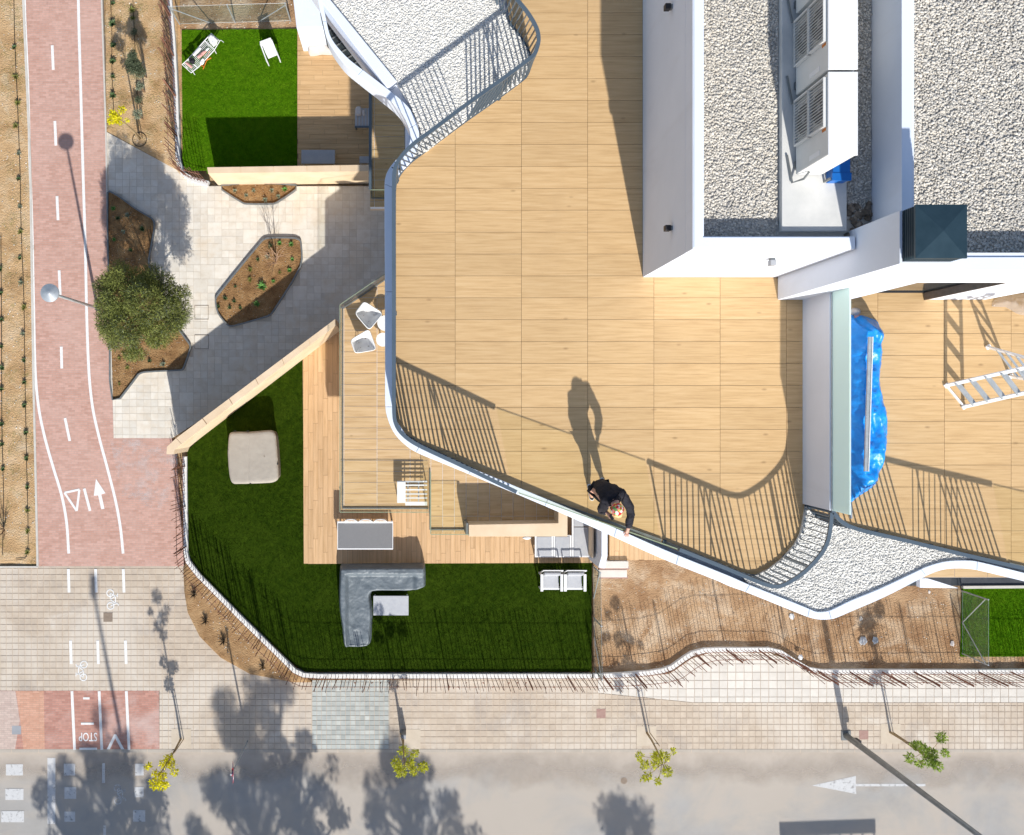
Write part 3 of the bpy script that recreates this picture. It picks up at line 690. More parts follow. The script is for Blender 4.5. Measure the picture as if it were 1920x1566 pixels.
# turf fibres: short blades over the lawns
def turf(name, poly, n, m, parent, seed):
    P = g2(poly); xs = [p[0] for p in P]; ys = [p[1] for p in P]; rr = np.random.RandomState(seed)
    X = rr.uniform(min(xs), max(xs), n * 2); Y = rr.uniform(min(ys), max(ys), n * 2)
    keep = np.zeros(len(X), bool); j = len(P) - 1
    for i in range(len(P)):
        a, b = P[i], P[j]; c = (a[1] > Y) != (b[1] > Y)
        with np.errstate(divide='ignore', invalid='ignore'):
            keep ^= c & (X < (b[0] - a[0]) * (Y - a[1]) / ((b[1] - a[1]) if abs(b[1] - a[1]) > 1e-9 else 1e-9) + a[0])
        j = i
    X, Y = X[keep][:n], Y[keep][:n]; n = len(X)
    a = rr.uniform(0, 6.28, n); w_ = rr.uniform(.004, .008, n); h = rr.uniform(.02, .045, n); l = rr.uniform(-.03, .03, (n, 2))
    V = np.zeros((n, 3, 3), np.float32)
    V[:, 0] = np.stack([X - w_ * np.cos(a), Y - w_ * np.sin(a), np.full(n, .028)], 1); V[:, 1] = np.stack([X + w_ * np.cos(a), Y + w_ * np.sin(a), np.full(n, .028)], 1)
    V[:, 2] = np.stack([X + l[:, 0], Y + l[:, 1], .028 + h], 1)
    o = npmesh(name, V.reshape(-1, 3), np.arange(n * 3).reshape(-1, 3), m, parent); o['kind'] = 'stuff'
M['blade'] = mat('turf_blade', (.06, .17, .002), (.14, .30, .006), scale=1.2, rough=.8, bump=0, rand=.35, spec=.05)
M['blade2'] = mat('turf_blade_olive', (.022, .048, .0015), (.05, .092, .004), scale=1.2, rough=.8, bump=0, rand=.35, spec=.05)
turf('turf_fibres', [(352, 845), (420, 780), (569, 670), (569, 1057), (1109, 1057), (1109, 1259), (572, 1259), (545, 1240), (374, 1073), (352, 1038)], 110000, M['blade2'], lawn1, 3)
turf('turf_fibres', [(341, 57), (557, 55), (557, 320), (343, 320)], 60000, M['blade'], lawn2, 4)
turf('turf_fibres', [(1804, 1103), (1960, 1102), (1960, 1231), (1800, 1231)], 25000, M['blade'], lawn3, 5)

# ------------------------------------------------------------------ gravel and pebbles
ICO_V = None
def ico():
    global ICO_V
    t = (1 + 5 ** .5) / 2
    v = np.array([(-1, t, 0), (1, t, 0), (-1, -t, 0), (1, -t, 0), (0, -1, t), (0, 1, t), (0, -1, -t), (0, 1, -t), (t, 0, -1), (t, 0, 1), (-t, 0, -1), (-t, 0, 1)], np.float32)
    v /= np.linalg.norm(v[0])
    f = np.array([(0, 11, 5), (0, 5, 1), (0, 1, 7), (0, 7, 10), (0, 10, 11), (1, 5, 9), (5, 11, 4), (11, 10, 2), (10, 7, 6), (7, 1, 8), (3, 9, 4), (3, 4, 2), (3, 2, 6), (3, 6, 8), (3, 8, 9), (4, 9, 5), (2, 4, 11), (6, 2, 10), (8, 6, 7), (9, 8, 1)], np.int32)
    return v, f
def stones(name, poly, dens, r0, r1, z, m, parent=None, seed=1, spread=0.5, zf=None, kind='stuff', label=None):
    """poly in world xy"""
    rr = np.random.RandomState(seed); xs = [p[0] for p in poly]; ys = [p[1] for p in poly]
    A = (max(xs) - min(xs)) * (max(ys) - min(ys)); n = int(A * dens)
    X = rr.uniform(min(xs), max(xs), n); Y = rr.uniform(min(ys), max(ys), n)
    keep = np.zeros(n, bool); j = len(poly) - 1
    for i in range(len(poly)):
        a, b = poly[i], poly[j]; c = (a[1] > Y) != (b[1] > Y); dy = (b[1] - a[1]) if abs(b[1] - a[1]) > 1e-9 else 1e-9
        keep ^= c & (X < (b[0] - a[0]) * (Y - a[1]) / dy + a[0]); j = i
    X, Y = X[keep], Y[keep]; n = len(X)
    Z = np.full(n, z, np.float32) if zf is None else np.array([zf(x, y) for x, y in zip(X, Y)], np.float32)
    v, f = ico(); s = rr.uniform(r0, r1, n)
    sc = np.stack([s * rr.uniform(.8, 1.35, n), s * rr.uniform(.7, 1.1, n), s * rr.uniform(.36, .6, n)], 1)
    V = v[None] * (1 + rr.uniform(-.22, .22, (n, 12, 1))) * sc[:, None]
    a = rr.uniform(0, 6.28, n); ca, sa = np.cos(a)[:, None], np.sin(a)[:, None]
    t = rr.uniform(-.5, .5, n); ct, st = np.cos(t)[:, None], np.sin(t)[:, None]
    y2 = V[..., 1] * ct - V[..., 2] * st; z2 = V[..., 1] * st + V[..., 2] * ct
    x3 = V[..., 0] * ca - y2 * sa; y3 = V[..., 0] * sa + y2 * ca
    V = np.stack([x3 + X[:, None], y3 + Y[:, None], z2 + (Z + rr.uniform(0, spread, n) * s)[:, None]], 2)
    Fc = (f[None] + (np.arange(n) * 12)[:, None, None]).reshape(-1, 3)
    o = npmesh(name, V.reshape(-1, 3), Fc, m, parent, smooth='gravel' in name); o['kind'] = kind; return o

stones('pebbles', g2([(0, 0), (44, 0), (57, 300), (64, 700), (70, 1060), (0, 1060)]), 26, .006, .022, 0, M['pebble'], seed=2, zf=hL)
stones('pebbles', g2([(192, 0), (318, 0), (332, 310), (200, 245)]), 24, .006, .022, 0, M['pebble'], seed=3, zf=hM)
stones('pebbles', g2([(1120, 1085), (1800, 1095), (1800, 1250), (1520, 1250), (1445, 1215), (1335, 1213), (1250, 1253), (1115, 1256)]), 22, .004, .018, 0, M['pebble'], seed=4, zf=hY)
stones('pebbles', g2([(348, 1070), (372, 1145), (430, 1228), (510, 1270), (565, 1268), (372, 1078)]), 45, .006, .02, 0, M['pebble'], seed=5, zf=hC)
stones('pebbles', g2([(335, 0), (560, 0), (560, 52), (340, 52)]), 40, .006, .02, 0, M['pebble'], seed=6, zf=hU)
for i, bd in enumerate((bedA, bedB, bedC)):
    stones('soil_clods', g2(bd), 160, .006, .02, .02, M['bedsoil'], seed=20 + i)
    stones('pebbles', g2(bd), 25, .004, .012, .025, M['pebble'], seed=30 + i)

# ------------------------------------------------------------------ the apartment building
bld = thing('apartment_building', W(950, 760, 0), 'white apartment block with a wood tiled roof terrace and curved white parapets', 'building')
def g(pts, z): return [(p.x, p.y) for p in WP(pts, z)]
# body, set back well below the roof slab
MB().prism(g2([(848, 610), (848, 782), (1000, 846), (1160, 905), (1420, 890), (1680, 890), (1680, -100), (764, -100), (764, 596), (848, 596)]), 0, 12.2).build('wall', M['white'], bld)
# windows on the west walls (seen from other sides)
for (x, y0, y1) in ((848, 640, 760), (764, 320, 430), (764, 470, 570)):
    for fl in range(4):
        if x == 848 and fl == 0: pass
        a = W(x, y0); b_ = W(x, y1); z0 = fl * 3.05 + .25
        wf = MB().box(a.x - .03, b_.y, z0, a.x + .02, a.y, z0 + 2.2).build('window', M['greymetal'], bld)
        MB().box(a.x - .036, b_.y + .06, z0 + .06, a.x - .012, (a.y + b_.y) / 2 - .03, z0 + 2.14).build('pane', M['window'], wf)
        MB().box(a.x - .036, (a.y + b_.y) / 2 + .03, z0 + .06, a.x - .012, a.y - .06, z0 + 2.14).build('pane', M['window'], wf)
for (a, b) in (((848, 782), (1000, 846)), ((1000, 846), (1160, 905))):  # unseen south glazing, added dark to cut bounce light onto the balcony
    for fl in range(4):
        p, q = W(*a), W(*b); d = (q - p); z0 = fl * 3.05 + .2
        for k in range(2):
            p1, q1 = p + d * (.04 + k * .48), p + d * (.48 + k * .48); up_ = Vector((0, 0, z0 + 1.2))
            wf = MB().bar(p1 + up_, q1 + up_, .05, 2.4).build('window', M['greymetal'], bld)  # added unseen glazing, cuts bounce light
            m1 = p1.lerp(q1, .03); m2 = p1.lerp(q1, .49); m3 = p1.lerp(q1, .51); m4 = p1.lerp(q1, .97)
            MB().bar(m1 + up_, m2 + up_, .062, 2.28).build('pane', M['window'], wf); MB().bar(m3 + up_, m4 + up_, .062, 2.28).build('pane', M['window'], wf)  # dark panes of the added unseen glazing
# intermediate floor edges, unseen; west end drawn out to shade the left balcony
for z in (6.0, 9.2):
    MB().prism(g2([(748, 610), (748, 790), (815, 800), (1000, 870), (1160, 925), (1420, 905), (1680, 905), (1680, 610)]), z, z + .25).build('unseen_shade_slab', M['white'], bld)
COP = [((595, -120), (604, -120)), ((595, -10), (604, -10)), ((605, 40), (612, 40)), ((614, 75), (622, 73)), ((642, 116), (649, 106)), ((671, 141), (680, 131)), ((714, 175), (722, 163)), ((749, 206), (765, 200)), ((767, 241), (782, 232)), ((769, 265), (786, 259)), ((758, 284), (775, 296)), ((737, 306), (752, 322)), ((725, 325), (740, 338)), ((721, 345), (736, 352)), ((721.5, 500), (736, 500)),
       ((722, 690), (736, 690)), ((722.5, 763), (736.5, 763)), ((728, 788), (742, 786)), ((739, 812), (755, 806)), ((757, 832), (768, 824)), ((780, 848), (786, 838)), ((840, 873), (846, 862)), ((1022, 949), (1027, 937)), ((1123, 994), (1128, 979)), ((1240, 1047), (1244, 1030)), ((1345, 1089), (1350, 1073)), ((1367, 1099), (1372, 1082)), ((1398, 1110), (1406, 1097)),
       ((1480, 1143), (1486, 1129)), ((1515, 1157), (1518, 1142)), ((1531, 1161), (1530, 1147)), ((1545, 1162), (1542, 1147.5)), ((1564, 1160), (1559, 1144)), ((1600, 1145), (1594, 1127)), ((1658, 1120), (1650, 1104)), ((1725, 1086), (1716, 1073)), ((1750, 1074), (1740, 1062)), ((1776, 1067), (1773, 1053)), ((1807, 1066), (1807, 1051)), ((1832, 1069), (1833, 1053)), ((1920, 1090), (1923, 1075)), ((2080, 1130), (2083, 1115))]
zc = 12.72
CA = smooth_path([W(a[0], a[1], zc) for a, b in COP], 4); CB = smooth_path([W(b[0], b[1], zc) for a, b in COP], 4)
# roof slab under everything, outline follows the outer coping
slab_poly = [(p.x, p.y) for p in CA] + [(p.x, p.y) for p in WP([(2080, -200), (595, -200)], zc)]
def inset(P, Q, t): return [p + (q - p) * t for p, q in zip(P, Q)]
i0 = min(range(len(CA)), key=lambda i: (CA[i] - W(749, 206, zc)).length)
sp2 = [(p.x, p.y) for p in WP([(470, -200), (601, 1), (641, 53), (726, 166)], zc)] + [(p.x, p.y) for p in inset(CA, CB, .12)[i0:]] + [(p.x, p.y) for p in WP([(2080, -200)], zc)]
MB().prism(sp2, 12.1, 12.5).build('roof_slab', M['white'], bld)
cuts = [348, 556, 765]
joints = []
keys = [(721, 348), (721, 556), (723, 765), (783, 849), (900, 899), (1024, 949), (1145, 1004), (1270, 1060), (1398, 1110), (1515, 1157), (1561, 1160), (1740, 1079), (1829, 1069), (671, 141), (605, 40), (767, 241)]
ji = sorted(min(range(len(CA)), key=lambda i: (CA[i] - W(*k, zc)).length) for k in keys)
pv = 0
for j in ji + [len(CA) - 1]:
    if j - pv < 1: continue
    A = CA[pv:j + 1]; B = CB[pv:j + 1]
    A = [p.copy() for p in A]; B = [p.copy() for p in B]
    for Q in (A, B): Q[-1] = Q[-1] + (Q[-2] - Q[-1]).normalized() * .007
    MB().band(A, B, 12.5 if A[0].y < W(0, 206, zc).y or A[0].x > W(752, 0, zc).x else 12.2, zc).build('coping_panel', M['coping'], bld, bevel=.006)
    pv = j
# NW roof: straight white parapet
A = WP([(560, -60), (600, 0), (640, 53), (726, 165)], 12.73); B = WP([(578, -60), (620, 0), (661, 50), (744, 152)], 12.73)
MB().band(A, B, 11.9, 12.73).build('parapet', M['white'], bld, bevel=.01)
# sunken glazed strip between the curved coping and the straight parapet
MB().prism(g([(590, -60), (601, 30), (612, 80), (645, 122), (676, 148), (722, 182), (735, 172), (640, 53), (596, -60)], 11.6), 11.4, 11.6).build('lower_ledge', M['window'], bld)
for k in range(7):
    MB().bar(W(610 + k * 10, 62 + k * 12, 11.62), W(622 + k * 10, 55 + k * 12, 11.62), .02, .02).build('ledge_slat', M['polegrey'], bld)
# roof terrace tiles
DK = [(741, 347), (741, 790), (748, 808), (762, 825), (786, 841), (955, 921), (1238, 1020), (1375, 1075), (1394, 1078), (1418, 1077), (1443, 1065), (1467, 1047), (1491, 1020), (1501, 1000), (1506, 975), (1509, 949), (1507, 560), (1470, 560), (1470, 512), (1215, 512), (1215, -140), (925, -140), (958, 46), (979, 69.5), (994, 96), (996.5, 116.5), (988, 140), (974, 158), (871, 231), (777, 300), (749, 328)]
td = MB().prism(g([(741, 380), (741, 780), (1300, 1030), (1400, 1060), (1500, 940), (1500, 560), (1220, 500), (1220, -140), (1010, -140), (1005, 100), (745, 340)], ZD), 12.5, 12.584).build('roof_terrace', M['joint'], bld)
s_d = (H - ZD) / F
o = W(853.5, 517.5, ZD)
tiles('deck_tile', g(DK, ZD), 124.2 * s_d, 41.1 * s_d, o.x, o.y, 0.62 * s_d, 12.585, 12.6, M['deck'], td, maxparts=298, jit=.0004)
td2 = MB().prism(g([(1520, 560), (2050, 560), (2050, 1085), (1650, 990), (1530, 950)], ZD), 12.5, 12.584).build('roof_terrace', M['joint'], bld, label='neighbouring roof terrace right of the white party wall')
o = W(1646, 584.5, ZD)
tiles('deck_tile', g([(1509, 535), (2050, 535), (2050, 1097), (1851, 1049), (1738, 1023), (1644, 1000), (1569, 983), (1541, 974), (1527, 964), (1511, 946)], ZD), 125 * s_d, 41.1 * s_d, o.x, o.y, 0.62 * s_d, 12.585, 12.6, M['deck'], td2, maxparts=200, jit=.0004)
# gravel roofs
GS = [(1394, 1082), (1418, 1080), (1443, 1068), (1467, 1050), (1491, 1023), (1502, 1002), (1508, 975), (1512, 950), (1527, 967), (1541, 977), (1569, 986), (1644, 1003), (1738, 1026), (1825, 1046), (1807, 1050), (1776, 1053), (1738, 1064), (1679, 1092), (1600, 1126), (1559, 1145), (1540, 1149), (1518, 1143), (1433, 1108), (1406, 1098)]
GN = [(580, -60), (621, 0), (662, 51), (743, 152), (772, 200), (788, 240), (790, 262), (776, 292), (800, 283), (868, 229), (972, 156), (986, 138), (994, 116), (991, 96), (976, 70), (955, 46), (920, -60)]
MB().prism(g(GS, 12.69), 12.5, 12.665).build('gravel_bed', M['gravw'], bld)
MB().prism(g(GN, 12.69), 12.5, 12.665).build('gravel_bed', M['gravw'], bld)
stones('roof_gravel', g(GS, 12.69), 2600, .012, .021, 12.664, M['gravw'], bld, seed=41, spread=.7)
stones('roof_gravel', g(GN, 12.69), 2600, .012, .021, 12.664, M['gravw'], bld, seed=42, spread=.7)

# ------------------------------------------------------------------ balconies on the first floor (parts of the building)
def balcony(pts, m, cw, ch, ox, oy, label, n=120):
    b_ = MB().prism(g(pts, ZB), ZB - .28, ZB - .012).build('balcony', M['white'], bld, label=label)
    k = (H - ZB) / F; o = W(ox, oy, ZB)
    tiles('balcony_tile', g(pts, ZB), cw * k, ch * k, o.x, o.y, .7 * k, ZB - .012, ZB, m, b_, maxparts=n)
    return b_
B1 = [(639, 578), (770, 487), (870, 487), (870, 849), (803, 849), (803, 956), (639, 956)]
B2 = [(804, 850), (1062, 850), (1062, 1005), (878, 1005), (878, 998), (808, 998), (804, 956)]
B3 = [(694, 60), (790, 60), (790, 388), (694, 388)]
b1 = balcony(B1, M['deck2'], 62, 20.4, 707, 823, 'first floor balcony with pale wood tiles and glass edge')
b2 = balcony(B2, M['deck2'], 22, 62, 808, 968, 'second balcony beside it with lengthwise planks')
b3 = balcony(B3, M['deck2'], 62, 20.4, 764, 256, 'shaded balcony left of the roof terrace')
b4 = balcony([(1728, 890), (2080, 890), (2080, 1083), (1728, 1083)], M['deck2'], 62, 20.4, 1728, 1083, 'balcony under the lower right parapet')
# parapet with stone top on the second balcony
def pwall(pts0, pts1, z0, z1, name, m, parent): return MB().band(WP(pts0, z1), WP(pts1, z1), z0, z1).build(name, m, parent, bevel=.008)
zt = 3.62
A = WP([(878, 982), (1047, 979)], zt); Bq = WP([(880, 1006), (1062, 1005)], zt)
MB().prism([(p.x, p.y) for p in WP([(879, 984), (1047, 981), (1047, 880), (1064, 880), (1064, 1006), (879, 1006)], zt)], 2.5, zt).build('balcony_parapet', M['tan'], b2, bevel=.008)
MB().prism([(p.x, p.y) for p in WP([(873.5, 981), (878, 981), (878, 1003), (873.5, 1003)], zt)], 2.5, zt + .02).build('parapet_post', M['polegrey'], b2)
# glass balustrades with shoe rails
def glass_rail(path, z0, h, parent, m, panel=1.2, shoe=.035, name='glass_panel'):
    P = WP(path, z0)
    for i in range(len(P) - 1):
        a, b = P[i], P[i + 1]; L = (b - a).length; n = max(1, round(L / panel)); t = (b - a) / L
        for k in range(n):
            p = a + t * (L * k / n + .006); q = a + t * (L * (k + 1) / n - .006)
            gp_ = MB().bar(p + Vector((0, 0, h / 2 + .02)), q + Vector((0, 0, h / 2 + .02)), .016, h - .04).build(name, m, parent)
            MB().bar(p + Vector((0, 0, h + .004)), q + Vector((0, 0, h + .004)), .017, .007).build('polished_edge', M['edge'], gp_)
        MB().bar(a + Vector((0, 0, .02)), b + Vector((0, 0, .02)), shoe, .04).build('shoe_rail', M['polegrey'], parent)
r1 = thing('glass_balustrade', W(642, 955, ZB), 'clear glass balustrade round the first floor balcony with the white chairs', 'balustrade', 'glass balustrades')
glass_rail([(770, 492), (642.5, 579), (642.5, 953), (803, 953)], ZB, 1.05, r1, M['glassc'])
r2 = thing('glass_balustrade', W(808, 994, ZB), 'clear glass balustrade at the front of the plank-floored balcony', 'balustrade', 'glass balustrades')
glass_rail([(806, 880), (806, 993), (876, 993)], ZB, 1.05, r2, M['glass'])
r3 = thing('glass_balustrade', W(694, 380, ZB), 'glass balustrade with dark rail on the shaded balcony left of the terrace', 'balustrade', 'glass balustrades')
glass_rail([(697, 100), (697, 372), (780, 372)], ZB, 1.05, r3, M['glass'])
MB().bar(W(697, 80, ZB) + Vector((0, 0, 1.07)), W(697, 372, ZB) + Vector((0, 0, 1.07)), .07, .04).build('top_rail', M['greymetal'], r3)
r4 = thing('glass_balustrade', W(957, 913, ZD), 'long glass balustrade on the roof terrace where the person leans', 'balustrade', 'glass balustrades')
glass_rail([(959, 914), (1239, 1013)], ZD, 1.1, r4, M['glass'], panel=1.5, shoe=.05)

# fin railings of the roof terrace
def fin_rail(path, z0, h, label, step=.097, leans=(), sub=4, finw=.04, straight=False):
    P = WP(path, z0); P = P if straight else smooth_path(P, sub)
    root = thing('roof_railing', P[0], label, 'railing', 'blue grey fin railings of the roof')
    up = Vector((0, 0, 1)); mb = MB()
    A, B = [], []; A2, B2_ = [], []
    for i, p in enumerate(P):
        t = (P[min(i + 1, len(P) - 1)] - P[max(i - 1, 0)]).normalized(); n = Vector((-t.y, t.x, 0))
        A.append(p + n * .032); B.append(p - n * .032); A2.append(p + n * .02); B2_.append(p - n * .02)
    MB().band(A, B, z0 + h - .02, z0 + h + .02).build('top_rail', M['greymetal'], root)
    MB().band(A2, B2_, z0 + .03, z0 + .055).build('bottom_rail', M['greymetal'], root)
    fin = bpy.data.meshes.new('fin')
    b = MB().obox((0, 0, h / 2 + .015), (.012, finw, h - .07)); fin.from_pydata(b.v, [], b.f); fin.update(); fin.materials.append(M['greymetal'])
    pts = along(P, step, step / 2)
    for n, (p, t) in enumerate(pts[:300]):
        xp = NX + p.x * F / (H - ZD); ln = 0.0
        for a_, b_, l_ in leans:
            if a_ <= xp < b_: ln = l_
        if not leans:
            yp = NY - p.y * F / (H - ZD)
            if yp < 320: ln = .26 if xp < 868 else (-.26 if xp < 935 else .1)
            elif xp > 838: ln = -.17
        o = link('fin', fin, None, root); o.location = p - P[0]; o.rotation_euler = (0, ln, math.atan2(t.y, t.x))
    post = bpy.data.meshes.new('post')
    b = MB().obox((0, 0, h / 2), (.014, .045, h)).obox((0, 0, .006), (.07, .07, .012)); post.from_pydata(b.v, [], b.f); post.update(); post.materials.append(M['greymetal'])
    for n, (p, t) in enumerate(along(P, 2.4, .04)):
        o = link('post', post, None, root); o.location = p - P[0]; o.rotation_euler = (0, 0, math.atan2(t.y, t.x))
    return root
zr = 12.6
toprail = [(925, -70), (945, -35), (970, 0), (990, 25), (1006, 53), (1010, 76), (1003, 100), (990, 113)]
top2base = lambda p: (NX + (p[0] - NX) / 1.0675, NY + (p[1] - NY) / 1.0675)
fin_rail([top2base(p) for p in toprail] + [(925, 192), (871, 230), (800, 283), (772, 304), (751, 327), (742, 347), (740.5, 380), (740.5, 560), (740.5, 740), (741.5, 783), (749, 803), (766, 820), (791, 834.5), (863, 868), (956, 912.5)], zr, 1.1, 'long curving blue grey fin railing along the left edge of the roof terrace')
fin_rail([(1242, 1014), (1302, 1038), (1372, 1067), (1396, 1076), (1418, 1078), (1443, 1066), (1467, 1048), (1491, 1021), (1502, 1000), (1507, 975), (1509.5, 949)], zr, 1.1, 'fin railing curling round the terrace end beside the white gravel and party wall', step=.112, leans=((1235, 1334, .24), (1334, 1400, -.05)))
fin_rail([(1511, 945), (1519, 957), (1529, 966), (1541, 973), (1569, 982), (1644, 999), (1738, 1022), (1851, 1048), (1888, 1057)], zr, 1.1, 'fin railing on the neighbouring terrace edge below the blue tarpaulin', step=.103, leans=((1560, 1708, -.13), (1708, 1804, .24), (1804, 1990, -.18)))
r5 = thing('glass_balustrade', W(1890, 1057, ZD), 'glass balustrade continuing the railing at the right edge of the frame', 'balustrade', 'glass balustrades')
glass_rail([(1890, 1057.5), (2060, 1098)], ZD, 1.1, r5, M['glass'], panel=1.5, shoe=.07)

# ------------------------------------------------------------------ penthouse volumes
def dk(pts): return g(pts, ZD)
T1 = thing('penthouse', W(1300, 300, ZD), 'white flat roofed penthouse volume with a sunken gravel roof and machines', 'penthouse')
zt1 = 15.68
MB().prism(dk([(1205, -160), (1205, 520), (1456, 520), (1456, 480), (1494, 480), (1494, -160)]), 12.61, 15.3).build('wall', M['white'], T1)
# parapet pieces round the sunken roof
out_l = W(1205, 520, ZD); inn = W(1320, 443, zt1)
xr = W(1456, 0, ZD).x
MB().prism([(out_l.x, W(0, -160, ZD).y), (inn.x, W(0, -160, ZD).y), (inn.x, inn.y), (xr, inn.y), (xr, out_l.y), (out_l.x, out_l.y)], 15.3, zt1).build('parapet', M['white'], T1, bevel=.008)
MB().prism([(out_l.x + .02, W(0, -160, ZD).y), (inn.x - .02, W(0, -160, ZD).y), (inn.x - .02, inn.y - .02), (xr - .01, inn.y - .02), (xr - .01, out_l.y + .02), (out_l.x + .02, out_l.y + .02)], zt1, zt1 + .015).build('coping', M['coping'], T1)
xg0, xg1 = inn.x, W(1494, 0, ZD).x
GT1 = [(xg0, 11.0), (xg1, 11.0), (xg1, inn.y), (xg0, inn.y)]
MB().prism(GT1, 15.3, 15.42).build('gravel_bed', M['gravg'], T1)
pad0, pad1 = W(1466, 433, 15.55), W(1588, 433, 15.55)
stones('roof_gravel', [(xg0 + .02, 9.0), (pad0.x - .02, 9.0), (pad0.x - .02, inn.y + .02), (xg0 + .02, inn.y + .02)], 2300, .014, .024, 15.422, M['gravg'], T1, seed=51, spread=.8)
stones('roof_gravel', [(pad1.x + .01, 9.0), (xg1 - .02, 9.0), (xg1 - .02, inn.y + .3), (pad1.x + .01, inn.y + .3)], 2300, .014, .024, 15.422, M['gravg'], T1, seed=52, spread=1.3)
MB().prism([(pad0.x, 9.5), (pad1.x, 9.5), (pad1.x, pad0.y), (pad0.x, pad0.y)], 15.42, 15.55).build('machine_pad', M['pad'], T1, bevel=.01)
stones('rubble_heap', [(pad1.x + .02, inn.y + .03), (xg1 - .02, inn.y + .03), (xg1 - .02, inn.y + .55), (pad1.x + .02, inn.y + .55)], 220, .03, .08, 15.43, M['rubble'], T1, seed=53)

# wall lamps
def wall_lamp(loc, rz, label, m='dark'):
    t = thing('wall_lamp', loc, label, 'lamp', 'small box lamps on the penthouse walls', rz=0)
    c, s_ = math.cos(rz), math.sin(rz)
    MB().obox(Vector(loc) + Vector((c * .02, s_ * .02, 0)), (.04, .07, .09), rz).build('back_plate', M['polegrey'], t)
    MB().obox(Vector(loc) + Vector((c * .075, s_ * .075, 0)), (.09, .09, .13), rz).build('housing', M[m], t, bevel=.008)
wl = W(1205, 466, ZD); wall_lamp((wl.x, wl.y, 14.55), math.pi, 'dark wall lamp at the lower end of the left penthouse wall')
wl = W(1205, 98, ZD); wall_lamp((wl.x, wl.y, 14.55), math.pi, 'dark wall lamp at the upper end of the left penthouse wall')
wl = W(1362, 520, ZD); wall_lamp((wl.x, wl.y, 14.8), -math.pi / 2, 'grey wall lamp on the bright front wall of the penthouse', 'bin')

# air conditioners
def ac_unit():
    w0 = W(1489.4, 329, 15.55); t1_ = W(1607, 293, 16.72)
    L = 1.14; D = t1_.x - w0.x; Hh = 1.17
    t = thing('air_conditioner', (w0.x, w0.y, 15.55), 'white double fan air conditioner nearest the penthouse front, beside a blue block', 'air conditioner', 'air conditioners on the penthouse roof')
    ox, oy, oz = w0.x, w0.y, 15.55
    MB().box(ox, oy, oz + .05, ox + D, oy + L, oz + Hh).build('casing', M['acb'], t, bevel=.015)
    MB().box(ox - .004, oy - .008, oz + Hh - .01, ox + D + .008, oy + L + .008, oz + Hh + .012).build('top_cover', M['whitep'], t, bevel=.006)
    for k in range(2): MB().box(ox - .01, oy + .1 + k * (L - .3), oz, ox + D, oy + .2 + k * (L - .3), oz + .05).build('foot', M['polegrey'], t)
    for k in range(2):
        zc_ = oz + .10 + k * .53; y0 = oy + .40; y1 = oy + L - .05
        fr = MB()
        for (a, b, c, d) in ((y0, zc_, y1, zc_ + .02), (y0, zc_ + .48, y1, zc_ + .5), (y0, zc_, y0 + .02, zc_ + .5), (y1 - .02, zc_, y1, zc_ + .5)):
            fr.box(ox - .05, a, b, ox - .002, c, d)
        gr = fr.build('fan_guard', M['acb'], t)
        cyl = MB(); n = 22; cy, cz, rad = (y0 + y1) / 2, zc_ + .25, .225
        cyl.add([(ox - .006, cy + rad * math.cos(6.283 * i / n), cz + rad * math.sin(6.283 * i / n)) for i in range(n)] + [(ox - .003, cy + rad * math.cos(6.283 * i / n), cz + rad * math.sin(6.283 * i / n)) for i in range(n)], [tuple(range(n)), tuple(range(2 * n - 1, n - 1, -1))] + [(i, (i + 1) % n, n + (i + 1) % n, n + i) for i in range(n)])
        cyl.build('fan_opening', M['fan'], gr)
        MB().add([(ox - .012, cy + .06 * math.cos(6.283 * i / 10), cz + .06 * math.sin(6.283 * i / 10)) for i in range(10)] + [(ox - .007, cy + .06 * math.cos(6.283 * i / 10), cz + .06 * math.sin(6.283 * i / 10)) for i in range(10)], [tuple(range(10)), tuple(range(19, 9, -1))] + [(i, (i + 1) % 10, 10 + (i + 1) % 10, 10 + i) for i in range(10)]).build('fan_hub', M['acg'], gr)
        bl = MB()
        for i in range(15):
            yy = y0 + .03 + i * (y1 - y0 - .06) / 14; bl.box(ox - .045, yy - .006, zc_ + .02, ox - .028, yy + .006, zc_ + .48)
        bl.build('guard_slat', M['acg'], gr, kind='stuff')
    MB().box(ox - .005, oy + .07, oz + .55, ox + .002, oy + .14, oz + .9).build('badge', M['whitep'], t)
    MB().box(ox - .005, oy + .36, oz + .98, ox + .002, oy + .40, oz + 1.1).build('label_plate', M['orange'], t)
    MB().tube([(ox + .1, oy - .02, oz + .3), (ox + .06, oy - .10, oz + .2), (ox - .05, oy - .12, oz + .04), (ox - .12, oy + .3, oz + .02)], .018, 6).build('pipe', M['polegrey'], t)
    return t
ac = ac_unit()
for k, (dy, lb) in enumerate(((148, 'white double fan air conditioner in the middle of the row on the gravel roof'), (300, 'white double fan air conditioner cut off by the top edge of the picture'))):
    c = copy_tree(ac); c.location.y += dy * 14.45 / F; c['label'] = lb
bb = W(1557, 340, 15.55)
t = thing('plastic_crate', (bb.x + .1, bb.y + .1, 15.42), 'blue plastic block standing behind the nearest air conditioner', 'crate')
x0 = W(1560, 0, 15.75).x
MB().box(x0, W(0, 338, 15.75).y, 15.42, x0 + .26, W(0, 338, 15.75).y + .5, 15.78).build('body', M['blue'], t, bevel=.01)
MB().box(x0 - .012, W(0, 338, 15.75).y - .012, 15.75, x0 + .272, W(0, 338, 15.75).y + .1, 15.79).build('rim', M['blue'], t)
MB().obox((x0 - .03, W(0, 335, 15.75).y, 15.6), (.03, .03, .3)).build('bracket', M['polegrey'], t)

